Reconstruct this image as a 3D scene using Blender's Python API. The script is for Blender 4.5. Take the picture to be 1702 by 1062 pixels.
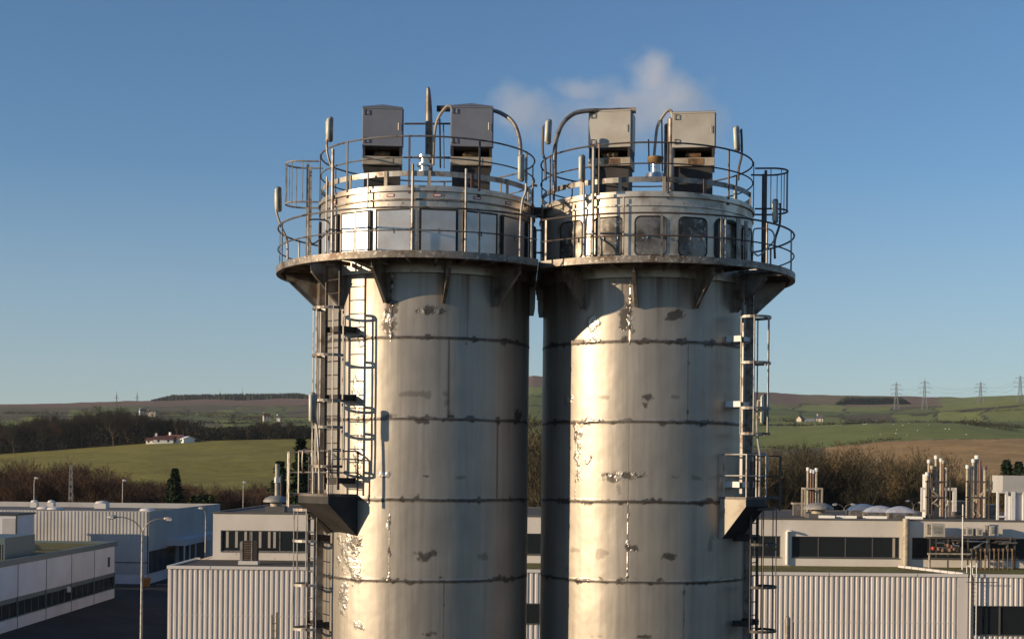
import bpy, math, random
import numpy as np
from mathutils import Vector, Matrix
R = math.radians
random.seed(7); RNG = np.random.default_rng(7)
scene = bpy.context.scene
for o in list(bpy.data.objects): bpy.data.objects.remove(o)

# ------------------------------------------------------------------ camera
F, PX, PY, ROLL, EYE = 2430.0, 851.0, 785.0, R(0.60), 12.0
cam_d = bpy.data.cameras.new('camera'); cam = bpy.data.objects.new('camera', cam_d)
scene.collection.objects.link(cam); scene.camera = cam
cam_d.sensor_width = 36; cam_d.lens = 36*F/1702
cam_d.shift_y = (PY-531)/1702
cam_d.clip_start = 0.5; cam_d.clip_end = 12000
cam.matrix_world = Matrix.Translation((0,0,EYE)) @ Matrix.Rotation(R(90),4,'X') @ Matrix.Rotation(ROLL,4,'Z')

# ------------------------------------------------------------------ light
SUN_AZ, SUN_EL = R(68), R(12.5)          # azimuth: to the left of the direction behind the camera
S = Vector((-math.sin(SUN_AZ)*math.cos(SUN_EL), -math.cos(SUN_AZ)*math.cos(SUN_EL), math.sin(SUN_EL)))
w = bpy.data.worlds.new('World'); scene.world = w; w.use_nodes = True
nt = w.node_tree; nt.nodes.clear()
sky = nt.nodes.new('ShaderNodeTexSky'); sky.sky_type = 'NISHITA'; sky.sun_disc = False
sky.sun_elevation = SUN_EL; sky.sun_rotation = math.atan2(S.x, S.y)
sky.altitude = 0; sky.air_density = 1.0; sky.dust_density = 0.0; sky.ozone_density = 2.6
tint = nt.nodes.new('ShaderNodeMix'); tint.data_type = 'RGBA'; tint.blend_type = 'MULTIPLY'; tint.inputs[0].default_value = 1; tint.inputs[7].default_value = (.67,.82,.97,1)
bg = nt.nodes.new('ShaderNodeBackground'); bg.inputs[1].default_value = 0.11
wo = nt.nodes.new('ShaderNodeOutputWorld')
nt.links.new(sky.outputs[0], tint.inputs[6])
geo = nt.nodes.new('ShaderNodeTexCoord'); sx = nt.nodes.new('ShaderNodeSeparateXYZ'); nt.links.new(geo.outputs['Generated'], sx.inputs[0])
hr = nt.nodes.new('ShaderNodeMapRange'); hr.inputs[1].default_value = .20; hr.inputs[2].default_value = .0; hr.inputs[3].default_value = 0; hr.inputs[4].default_value = .55
nt.links.new(sx.outputs['Z'], hr.inputs[0])
hs = nt.nodes.new('ShaderNodeMix'); hs.data_type = 'RGBA'; hs.inputs[7].default_value = (3.35,3.65,4.05,1)    # pale winter haze low in the sky
nt.links.new(hr.outputs[0], hs.inputs[0]); nt.links.new(tint.outputs[2], hs.inputs[6]); nt.links.new(hs.outputs[2], bg.inputs[0]); nt.links.new(bg.outputs[0], wo.inputs[0])
sd = bpy.data.lights.new('sun','SUN'); sd.energy = 4.5; sd.angle = R(0.53); sd.color = (1.0,0.79,0.53)
sun = bpy.data.objects.new('sun', sd); scene.collection.objects.link(sun)
sun.rotation_euler = S.to_track_quat('Z','Y').to_euler()
scene.view_settings.view_transform = 'Standard'; scene.view_settings.look = 'None'
scene.view_settings.exposure = 0.25; scene.view_settings.gamma = 1
scene.render.engine = 'CYCLES'
scene.cycles.max_bounces = 8; scene.cycles.volume_bounces = 3

# ------------------------------------------------------------------ helpers
col = scene.collection
def W(px, py, D):
    dx, dy = px-PX, PY-py
    c, s = math.cos(ROLL), math.sin(ROLL)
    return Vector(((dx*c-dy*s)*D/F, D, EYE+(dx*s+dy*c)*D/F))

HAZE = 3.6e-5
class MB:
    def __init__(s): s.v = []; s.f = []
    def add(s, vs, fs):
        n = len(s.v); s.v += [tuple(v) for v in vs]; s.f += [tuple(i+n for i in f) for f in fs]; return s
    def box(s, c, size, rz=0, M=None):
        x, y, z = [a/2 for a in size]; cs, sn = math.cos(rz), math.sin(rz)
        vs = []
        for dz in (-z, z):
            for dx, dy in ((-x,-y),(x,-y),(x,y),(-x,y)):
                p = Vector((dx*cs-dy*sn, dx*sn+dy*cs, dz))
                vs.append(p+Vector(c))
        return s.add(vs, [(3,2,1,0),(4,5,6,7),(0,1,5,4),(1,2,6,5),(2,3,7,6),(3,0,4,7)])
    def bb(s, x0, x1, y0, y1, z0, z1):
        return s.box(((x0+x1)/2,(y0+y1)/2,(z0+z1)/2), (abs(x1-x0),abs(y1-y0),abs(z1-z0)))
    def hexa(s, b, t):       # b, t: 4 points each
        return s.add(list(b)+list(t), [(3,2,1,0),(4,5,6,7),(0,1,5,4),(1,2,6,5),(2,3,7,6),(3,0,4,7)])
    def prism(s, poly, vec):
        n = len(poly); v = Vector(vec); vs = [Vector(p) for p in poly]; vs += [p+v for p in vs]
        fs = [tuple(range(n-1,-1,-1)), tuple(range(n,2*n))]
        fs += [(i,(i+1)%n,n+(i+1)%n,n+i) for i in range(n)]
        return s.add(vs, fs)
    def tube(s, path, r, n=8, closed=False):
        P = [Vector(p) for p in path]; m = len(P)
        rr = r if isinstance(r, (list, tuple)) else [r]*m
        tan = []
        for i in range(m):
            a = P[(i-1)%m] if (closed or i>0) else P[i]; b = P[(i+1)%m] if (closed or i<m-1) else P[i]
            t = (b-a); tan.append(t.normalized() if t.length>1e-9 else Vector((0,0,1)))
        up = Vector((0,0,1)) if abs(tan[0].z)<.9 else Vector((1,0,0))
        nx = tan[0].cross(up).normalized(); vs = []
        for i in range(m):
            nx = (nx - tan[i]*nx.dot(tan[i])).normalized(); ny = tan[i].cross(nx)
            for k in range(n):
                a = 2*math.pi*k/n; vs.append(P[i]+(nx*math.cos(a)+ny*math.sin(a))*rr[i])
        fs = []
        for i in range(m if closed else m-1):
            j = (i+1)%m
            for k in range(n): fs.append((i*n+k, i*n+(k+1)%n, j*n+(k+1)%n, j*n+k))
        if not closed: fs += [tuple(range(n-1,-1,-1)), tuple((m-1)*n+k for k in range(n))]
        return s.add(vs, fs)
    def lathe(s, prof, c=(0,0,0), n=32, a0=0, a1=2*math.pi):
        full = abs(a1-a0-2*math.pi)<1e-6; m = n if full else n+1; vs = []
        for r, z in prof:
            for k in range(m):
                a = a0+(a1-a0)*k/n; vs.append((c[0]+r*math.sin(a), c[1]-r*math.cos(a), c[2]+z))
        fs = []
        for i in range(len(prof)-1):
            for k in range(n):
                k2 = (k+1)%m; fs.append((i*m+k, i*m+k2, (i+1)*m+k2, (i+1)*m+k))
        return s.add(vs, fs)
    def cyl(s, c, r, h, n=16):
        return s.lathe([(0.0001,0),(r,0),(r,h),(0.0001,h)], c, n)
    def build(s, name, mat, parent=None, smooth=False, bevel=0):
        me = bpy.data.meshes.new(name); me.from_pydata(s.v, [], s.f); me.validate(); me.update()
        if smooth:
            me.polygons.foreach_set('use_smooth', [True]*len(me.polygons))
            try: me.set_sharp_from_angle(angle=R(40))
            except Exception: pass
        o = bpy.data.objects.new(name, me); col.objects.link(o); me.materials.append(mat)
        if parent is not None:
            o.parent = parent
            o.matrix_parent_inverse = Matrix.Translation(-Vector(PLOC.get(parent.name, (0,0,0))))
        PLOC[o.name] = (0,0,0)
        if bevel:
            m = o.modifiers.new('bevel','BEVEL'); m.width = bevel; m.segments = 2; m.limit_method = 'ANGLE'
        return o
PLOC = {}
def tag(o, label=None, cat=None, group=None, kind=None):
    if label: o['label'] = label
    if cat: o['category'] = cat
    if group: o['group'] = group
    if kind: o['kind'] = kind
    return o
def thing(name, loc, label, cat, group=None):
    o = bpy.data.objects.new(name, None); col.objects.link(o); o.location = loc; o.empty_display_size = .2
    PLOC[o.name] = tuple(loc)
    return tag(o, label, cat, group)
def recentre(o):            # give a one-mesh thing an origin at its base
    me = o.data; co = np.empty(len(me.vertices)*3); me.vertices.foreach_get('co', co); co = co.reshape(-1,3)
    c = np.array([(co[:,0].min()+co[:,0].max())/2, (co[:,1].min()+co[:,1].max())/2, co[:,2].min()])
    co -= c; me.vertices.foreach_set('co', co.ravel()); me.update(); o.location = c; return o
def copy_tree(o, parent=None):
    c = o.copy(); col.objects.link(c)
    if parent is not None: c.parent = parent
    for ch in o.children: copy_tree(ch, c)
    return c
def smoothpath(P, n=8):      # catmull-rom
    P = [Vector(p) for p in P]; Q = [P[0]]+P+[P[-1]]; out = []
    for i in range(1, len(Q)-2):
        a, b, c, d = Q[i-1:i+3]
        for k in range(n):
            t = k/n
            out.append(.5*((2*b)+(c-a)*t+(2*a-5*b+4*c-d)*t*t+(3*b-a-3*c+d)*t**3))
    out.append(P[-1]); return out
def hash2(ix, iy, s):
    v = np.sin(ix*127.1+iy*311.7+s*74.7)*43758.5453; return v-np.floor(v)
def vnoise(x, y, s=0):
    ix, iy = np.floor(x), np.floor(y); fx, fy = x-ix, y-iy
    fx = fx*fx*(3-2*fx); fy = fy*fy*(3-2*fy)
    a, b, c, d = hash2(ix,iy,s), hash2(ix+1,iy,s), hash2(ix,iy+1,s), hash2(ix+1,iy+1,s)
    return (a*(1-fx)+b*fx)*(1-fy)+(c*(1-fx)+d*fx)*fy
def fnoise(x, y, s=0, o=4):
    t = 0; a = .5; tot = 0
    for i in range(o): t = t+a*vnoise(x*2**i, y*2**i, s+i*13); tot += a; a *= .55
    return t/tot

# ------------------------------------------------------------------ materials
def mat(name, base, rough=.7, metal=0.0, spec=.5, n1=None, n2=None, bump=0, bscale=8, emit=None, mapping=(1,1,1), coords='Object', alpha=None):
    """base colour varied by noise: n1=(scale, colour2, lo, hi); n2 the same, on top"""
    m = bpy.data.materials.new(name); m.use_nodes = True; t = m.node_tree; p = t.nodes['Principled BSDF']
    p.inputs['Roughness'].default_value = rough; p.inputs['Metallic'].default_value = metal
    p.inputs['Specular IOR Level'].default_value = spec
    p.inputs['Base Color'].default_value = (*base,1)
    tc = t.nodes.new('ShaderNodeTexCoord'); mp = t.nodes.new('ShaderNodeMapping'); mp.inputs['Scale'].default_value = mapping
    t.links.new(tc.outputs[coords], mp.inputs[0]); cur = None
    for q in (n1, n2):
        if not q: continue
        no = t.nodes.new('ShaderNodeTexNoise'); no.inputs['Scale'].default_value = q[0]; no.inputs['Detail'].default_value = 6
        no.inputs['Roughness'].default_value = .6
        t.links.new(mp.outputs[0], no.inputs['Vector'])
        mr = t.nodes.new('ShaderNodeMapRange'); mr.inputs[1].default_value = q[2]; mr.inputs[2].default_value = q[3]; mr.clamp = True
        t.links.new(no.outputs[0], mr.inputs[0])
        mx = t.nodes.new('ShaderNodeMix'); mx.data_type = 'RGBA'
        t.links.new(mr.outputs[0], mx.inputs[0])
        if cur: t.links.new(cur, mx.inputs[6])
        else: mx.inputs[6].default_value = (*base,1)
        mx.inputs[7].default_value = (*q[1],1); cur = mx.outputs[2]
    if cur: t.links.new(cur, p.inputs['Base Color'])
    if bump:
        no = t.nodes.new('ShaderNodeTexNoise'); no.inputs['Scale'].default_value = bscale; no.inputs['Detail'].default_value = 5
        t.links.new(mp.outputs[0], no.inputs['Vector']); bp = t.nodes.new('ShaderNodeBump')
        bp.inputs['Strength'].default_value = bump; bp.inputs['Distance'].default_value = .02
        t.links.new(no.outputs[0], bp.inputs['Height']); t.links.new(bp.outputs[0], p.inputs['Normal'])
    return m

def shell_mat():
    m = bpy.data.materials.new('silo_steel'); m.use_nodes = True; t = m.node_tree; p = t.nodes['Principled BSDF']; L = t.links
    N = t.nodes.new
    at = N('ShaderNodeAttribute'); at.attribute_name = 'marks'
    sp = N('ShaderNodeSeparateColor'); L.new(at.outputs['Color'], sp.inputs[0])
    tc = N('ShaderNodeTexCoord')
    mp = N('ShaderNodeMapping'); mp.inputs['Scale'].default_value = (5,5,.22); L.new(tc.outputs['Object'], mp.inputs[0])
    no = N('ShaderNodeTexNoise'); no.inputs['Scale'].default_value = 1.6; no.inputs['Detail'].default_value = 8; no.inputs['Roughness'].default_value = .62
    L.new(mp.outputs[0], no.inputs['Vector'])
    no2 = N('ShaderNodeTexNoise'); no2.inputs['Scale'].default_value = 1.1; no2.inputs['Detail'].default_value = 5
    L.new(tc.outputs['Object'], no2.inputs['Vector'])
    r1 = N('ShaderNodeValToRGB'); L.new(no.outputs[0], r1.inputs[0])
    r1.color_ramp.elements[0].position = .3; r1.color_ramp.elements[0].color = (.43,.375,.315,1)
    r1.color_ramp.elements[1].position = .7; r1.color_ramp.elements[1].color = (.54,.48,.41,1)
    mx0 = N('ShaderNodeMix'); mx0.data_type = 'RGBA'; mx0.blend_type = 'MULTIPLY'; mx0.inputs[0].default_value = .35
    L.new(r1.outputs[0], mx0.inputs[6]); L.new(no2.outputs[0], mx0.inputs[7])
    gm = N('ShaderNodeMix'); gm.data_type = 'RGBA'; gm.inputs[7].default_value = (.56,.51,.45,1)  # pale tape smears, with sun glints put into the colour
    L.new(mx0.outputs[2], gm.inputs[6]); L.new(sp.outputs[1], gm.inputs[0])
    rm = N('ShaderNodeMix'); rm.data_type = 'RGBA'; rm.inputs[7].default_value = (.14,.065,.03,1)
    L.new(gm.outputs[2], rm.inputs[6]); L.new(sp.outputs[2], rm.inputs[0])
    dm = N('ShaderNodeMix'); dm.data_type = 'RGBA'; dm.inputs[7].default_value = (.055,.045,.038,1)
    L.new(rm.outputs[2], dm.inputs[6]); L.new(sp.outputs[0], dm.inputs[0])
    L.new(dm.outputs[2], p.inputs['Base Color'])
    p.inputs['Metallic'].default_value = .64
    rr = N('ShaderNodeMapRange'); rr.inputs[1].default_value = .25; rr.inputs[2].default_value = .75; rr.inputs[3].default_value = .41; rr.inputs[4].default_value = .50
    L.new(no.outputs[0], rr.inputs[0])
    sb = N('ShaderNodeMath'); sb.operation = 'MULTIPLY_ADD'; sb.inputs[1].default_value = -.13; L.new(sp.outputs[1], sb.inputs[0]); L.new(rr.outputs[0], sb.inputs[2])
    L.new(sb.outputs[0], p.inputs['Roughness'])
    # crumpled tape and painted glints: strong small bump where the G channel is on
    n3 = N('ShaderNodeTexNoise'); n3.inputs['Scale'].default_value = 9; n3.inputs['Detail'].default_value = 4; L.new(tc.outputs['Object'], n3.inputs['Vector'])
    mu = N('ShaderNodeMath'); mu.operation = 'MULTIPLY'; L.new(n3.outputs[0], mu.inputs[0]); L.new(sp.outputs[1], mu.inputs[1])
    b1 = N('ShaderNodeBump'); b1.inputs['Strength'].default_value = .6; b1.inputs['Distance'].default_value = .03; L.new(mu.outputs[0], b1.inputs['Height'])
    b2 = N('ShaderNodeBump'); b2.inputs['Strength'].default_value = .25; b2.inputs['Distance'].default_value = .02
    n4 = N('ShaderNodeTexNoise'); n4.inputs['Scale'].default_value = 2.2; n4.inputs['Detail'].default_value = 2; L.new(tc.outputs['Object'], n4.inputs['Vector'])
    L.new(n4.outputs[0], b2.inputs['Height']); L.new(b1.outputs[0], b2.inputs['Normal'])
    L.new(b2.outputs[0], p.inputs['Normal'])
    return m
M = {}
M['shell'] = shell_mat()
M['rim'] = mat('weathered_galvanised_rim', (.26,.225,.19), .55, .5, n1=(3,(.12,.08,.055),.48,.62), n2=(14,(.55,.50,.43),.56,.66), bump=.3)
M['deck'] = mat('deck_plate_steel', (.20,.17,.15), .65, .4, n1=(2,(.09,.065,.05),.4,.6))
M['gusset'] = mat('bracket_steel', (.34,.31,.28), .5, .6, n1=(2.5,(.16,.12,.09),.42,.62))
M['rail'] = mat('galvanised_tube', (.27,.25,.23), .5, .55, n1=(5,(.12,.085,.065),.5,.62))
M['raildark'] = mat('dark_weathered_tube', (.10,.09,.085), .55, .4, n1=(5,(.16,.10,.07),.5,.62))
M['lightrail'] = mat('pale_galvanised_tube', (.42,.39,.35), .5, .45, n1=(4,(.24,.18,.14),.5,.62))
M['cream'] = mat('cream_painted_steel', (.44,.38,.29), .55, .1, n1=(3,(.30,.24,.17),.45,.65))
M['darksteel'] = mat('black_rusty_steel', (.035,.03,.028), .7, .2, n1=(6,(.10,.045,.02),.52,.66))
M['panel_blue'] = mat('brushed_panel_steel', (.60,.57,.54), .30, .65, n1=(1.2,(.48,.44,.40),.4,.6), bump=.12, bscale=2.5)
M['panel_stain'] = mat('stained_panel_steel', (.25,.225,.195), .35, .6, n1=(2.2,(.08,.068,.058),.42,.58), n2=(9,(.42,.37,.31),.58,.7), bump=.2, bscale=3)
M['drum'] = mat('drum_steel', (.58,.52,.44), .38, .7, n1=(1.6,(.40,.32,.25),.45,.62), n2=(7,(.20,.11,.07),.62,.7), bump=.15, bscale=2)
M['drum_stain'] = mat('stained_drum_steel', (.60,.53,.44), .40, .6, n1=(1.9,(.24,.19,.145),.50,.66), n2=(7,(.26,.17,.11),.62,.72), bump=.2, bscale=3, mapping=(1,1,.7))
M['gasket'] = mat('black_rubber_seal', (.02,.018,.017), .6)
M['filter_grey'] = mat('grey_painted_cabinet', (.21,.22,.255), .5, .15, n1=(1.4,(.18,.185,.215),.4,.6), n2=(6,(.22,.16,.12),.66,.74))
M['filter_cream'] = mat('cream_painted_cabinet', (.50,.47,.41), .5, .1, n1=(1.6,(.42,.38,.32),.4,.6), n2=(7,(.26,.16,.09),.64,.72))
M['motor'] = mat('ochre_motor', (.24,.15,.07), .6, .2, n1=(6,(.10,.05,.025),.45,.6))
M['silver'] = mat('bright_steel', (.62,.60,.57), .25, .9, bump=.15, bscale=5)
M['boxdark'] = mat('shaded_black_plate', (.05,.045,.04), .7, .2, n1=(2,(.03,.026,.024),.4,.6))  # near-black puts the shade of unlit bracket faces into the colour
M['lens'] = mat('frosted_lamp_cover', (.62,.60,.48), .35, 0)
M['red'] = mat('red_paint', (.42,.05,.03), .55); M['redpipe'] = mat('red_oxide_pipe', (.19,.10,.065), .6, n1=(8,(.12,.07,.05),.5,.6))
M['white'] = mat('white_paint', (.74,.72,.68), .5, n1=(3,(.55,.50,.44),.55,.7))
M['vinyl'] = mat('white_label', (.78,.76,.72), .5)

# ------------------------------------------------------------------ ground and terrain
STX = np.array([-900,0,120,250,370,480,600,700,800,885,960,1060,1160,1260,1340,1400,1450,1540,1600,1650,1702,2600.])
RD  = np.array([230,300,430,560,720,1000,1500,2000,2600,3400,4600.])
def rowv(*a): return np.array(a, float)
RY = {
 3: rowv(775,770,764,758,756,755,757,760,765,768,770,772,774,774,772,772,770,768,766,765,764,764),
 4: rowv(755,752,744,735,731,729,730,733,740,742,744,746,750,751,746,741,737,731,729,729,730,735),
 5: rowv(735,732,726,719,715,713,712,712,714,716,716,716,720,718,714,709,706,705,707,711,716,720),
 6: rowv(700,699,698,697,698,700,698,694,692,694,696,698,700,701,702,704,706,706,706,706,704,700),
 7: rowv(688,686,686,686,688,688,684,678,668,660,662,668,674,680,685,687,687,682,677,670,664,660),
 8: rowv(680,677,676,674,675,675,668,660,648,642,645,652,660,667,672,674,674,674,671,668,664,664),
 9: rowv(674,672,669,666,664,663,660,652,640,626,632,642,650,653,658,659,661,662,663,661,660,658)}
def terr_z(px, D):
    px = np.asarray(px,float); D = np.asarray(D,float)
    zs = [np.zeros_like(px), np.zeros_like(px)]
    f3 = np.interp(px, STX, RY[3]); z3 = EYE+((PY-f3)+(px-PX)*.0125)*560/F
    zs.append(z3*.45)
    for k in range(3,10):
        y = np.interp(px, STX, RY[k]); zs.append(EYE+((PY-y)+(px-PX)*.0125)*RD[k]/F)
    zs.append(zs[-1]-70)
    Z = np.stack(zs, 0)
    ld = np.log(np.clip(D, 230, 4600)); lr = np.log(RD)
    k = np.clip(np.searchsorted(lr, ld, side='right')-1, 0, len(RD)-2)
    t = (ld-lr[k])/(lr[k+1]-lr[k])
    t = t*.6+.4*t*t*(3-2*t)
    i = np.arange(len(px)) if px.ndim else None
    if px.ndim: z = Z[k,i]*(1-t)+Z[k+1,i]*t
    else: z = Z[k]*(1-t)+Z[k+1]*t
    return z
def G(px, D):
    """ground point under picture column px at distance D"""
    z = float(terr_z(np.array([px]), np.array([D]))[0]) if D > 230 else 0.0
    return Vector(((px-PX)*D/F, D, z))

pxs = np.concatenate([np.linspace(-3800,-60,60)[:-1], np.linspace(-60,1762,460), np.linspace(1762,5500,60)[1:]])
Ds = np.concatenate([np.geomspace(228,4600,230)])
PXg, Dg = np.meshgrid(pxs, Ds); zz = terr_z(PXg.ravel(), Dg.ravel()).reshape(PXg.shape)
zz = zz + (fnoise(PXg*Dg/F/90, Dg/70, 3)-.5)*np.clip((Dg-350)/600,0,1)*(Dg/500)*1.2
zz[0] -= 1.0
X = (PXg-PX)*Dg/F
nr, nc = PXg.shape
verts = np.stack([X, Dg, zz], -1).reshape(-1,3)
fs = [(i*nc+j, i*nc+j+1, (i+1)*nc+j+1, (i+1)*nc+j) for i in range(nr-1) for j in range(nc-1)]
me = bpy.data.meshes.new('hills'); me.from_pydata(verts.tolist(), [], fs); me.update()
me.polygons.foreach_set('use_smooth', [True]*len(me.polygons))
olive, tan_, green, dgreen, moor, scrub = map(np.array, ([.240,.205,.050],[.40,.25,.105],[.195,.215,.062],[.145,.165,.055],[.20,.125,.085],[.125,.105,.060]))
C = np.zeros((nr,nc,3))
wpx = PXg+(fnoise(PXg/60, Dg/120, 9)-.5)*36; wD = Dg*(1+(fnoise(PXg/90, Dg/200, 5)-.5)*.14)
def put(maskv, c):
    C[maskv] = c
put(Dg>0, olive)
put((wpx>1180)&(wD<760), scrub); put((wpx>1375)&(wD<715), tan_); put((wpx>650)&(wpx<1200)&(wD<760), scrub)
put((wD>=720)&(wD<1120), green); put((wpx<510)&(wD>=700)&(wD<1050), scrub)
cell = hash2(np.floor(wpx/78), np.floor(np.log(wD)*5.5), 4)
put((wD>=1120), green); put((wD>=1120)&(cell>.6), dgreen); put((wD>=1120)&(cell<.2), green*1.18+np.array([.02,.01,0]))
fa, fb = (wpx/78)%1, (np.log(wD)*5.5)%1; edge_ = (np.minimum(fa,1-fa)<.035)|(np.minimum(fb,1-fb)<.055)
put((wD>=1120)&(wpx<620)&(hash2(np.floor(wpx/40), np.floor(np.log(wD)*9), 8)>.45), scrub*1.15)
put((wD>=1120)&edge_, scrub*.6)
put((wD>=1500)&(cell>.87), scrub)
put((wD>=2550), moor); put((wD>=2250)&(cell>.5)&(wpx>1200), moor*.8+green*.25)
put((wD>=2300)&(wD<2750)&(wpx<520)&(cell<.6), scrub*1.1)
put((wD>=1750)&(wpx>1560), green*1.05)
nz = fnoise(PXg*Dg/F/14, Dg/20, 21)[...,None]
C *= .78+.44*nz
stripe = fnoise(PXg/40., Dg/6., 31)[...,None]
C = np.where((Dg<720)[...,None], C*(.72+.56*stripe), C)
ca = me.color_attributes.new('fields','FLOAT_COLOR','POINT')
ca.data.foreach_set('color', np.concatenate([C.reshape(-1,3), np.ones((nr*nc,1))],1).ravel().astype(np.float32))
hm = bpy.data.materials.new('field_grass'); hm.use_nodes = True; t = hm.node_tree; p = t.nodes['Principled BSDF']
p.inputs['Roughness'].default_value = .95; p.inputs['Specular IOR Level'].default_value = .1
at = t.nodes.new('ShaderNodeAttribute'); at.attribute_name = 'fields'
tc = t.nodes.new('ShaderNodeTexCoord'); no = t.nodes.new('ShaderNodeTexNoise'); no.inputs['Scale'].default_value = .35; no.inputs['Detail'].default_value = 8
t.links.new(tc.outputs['Object'], no.inputs['Vector']); mr = t.nodes.new('ShaderNodeMapRange'); mr.inputs[3].default_value = .6; mr.inputs[4].default_value = 1.4
t.links.new(no.outputs[0], mr.inputs[0]); vm = t.nodes.new('ShaderNodeVectorMath'); vm.operation = 'SCALE'
t.links.new(at.outputs['Color'], vm.inputs[0]); t.links.new(mr.outputs[0], vm.inputs['Scale']); t.links.new(vm.outputs[0], p.inputs['Base Color'])
me.materials.append(hm); ho = bpy.data.objects.new('hills', me); col.objects.link(ho); ho['kind'] = 'structure'

g = MB(); NA = 96; rings = [0.01, 40, 150, 260, 700, 1800, 5200]
vs = [(rr*math.sin(2*math.pi*k/NA), rr*math.cos(2*math.pi*k/NA), -1.2 if rr < 155 else (-.05 if rr < 300 else -.9)) for rr in rings for k in range(NA)]
g.add(vs, [(i*NA+k, i*NA+(k+1)%NA, (i+1)*NA+(k+1)%NA, (i+1)*NA+k)[::-1] for i in range(len(rings)-1) for k in range(NA)])
go = g.build('ground', mat('rough_grass_ground', (.060,.058,.028), .95, spec=.1, n1=(.12,(.075,.055,.035),.4,.6), n2=(2.,(.04,.045,.02),.5,.65))); go['kind'] = 'structure'
asph = mat('asphalt', (.034,.034,.036), .9, spec=.2, n1=(.25,(.022,.022,.024),.4,.6), n2=(3,(.055,.055,.055),.6,.7))
def sheet(name, poly, z, m):
    b = MB(); b.add([(x,y,z) for x,y in poly], [tuple(range(len(poly)))]); o = b.build(name, m); o['kind'] = 'structure'; return o
rb_ = MB(); xs_ = [-140,-60,-37,-34,-31,-28,-25.5,80]; zs_ = [.012,.012,.012,-.25,-.52,-.76,-.9,-.9]
rb_.add([(x,y,z) for y in (8,143) for x,z in zip(xs_,zs_)], [(i,i+1,9+i,8+i) for i in range(7)])
rb_.add([(x,y,z) for (y,q) in ((143,1),(150,0)) for x,z in zip(xs_,[(z-.012)*q+.012 for z in zs_])], [(i,i+1,9+i,8+i) for i in range(7)])
rb_.add([(-140,150,.012),(80,150,.012),(80,215,.012),(-140,215,.012)],[(0,1,2,3)])
ro_ = rb_.build('road', asph); ro_['kind'] = 'structure'
paleconc = mat('pale_concrete_kerb', (.22,.21,.19), .9, n1=(1,(.14,.13,.12),.4,.6))
k = MB(); k.bb(-36.5,-25.5,150.6,150.9,-.1,.13)
ko = k.build('kerb', paleconc); ko['kind'] = 'structure'
k = MB()
for i in range(5): k.bb(-35.2,-34.7+.2*i, 152+i*3.2,152.15+i*3.2,.013,.018)
mo = k.build('road_marking', mat('worn_road_paint', (.20,.20,.20), .8)); mo['kind'] = 'structure'

# ------------------------------------------------------------------ silos
def campx(P):
    dX, D, dZ = P[0], P[1], P[2]-EYE
    a, b = dX*F/D, dZ*F/D; c, s = math.cos(ROLL), math.sin(ROLL)
    return PX+(a*c+b*s), PY-(-a*s+b*c)
LC, RC = (-1.945,32.7), (2.965,33.05)
RS, RD_, RDK = 2.30, 2.38, 3.33
ZDECK = 16.43; ZDR = 17.93
SEAMS = [14.79-1.69*i for i in range(9)]
def pol(c, phi, r, z): return Vector((c[0]+r*math.sin(phi), c[1]-r*math.cos(phi), z))

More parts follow.
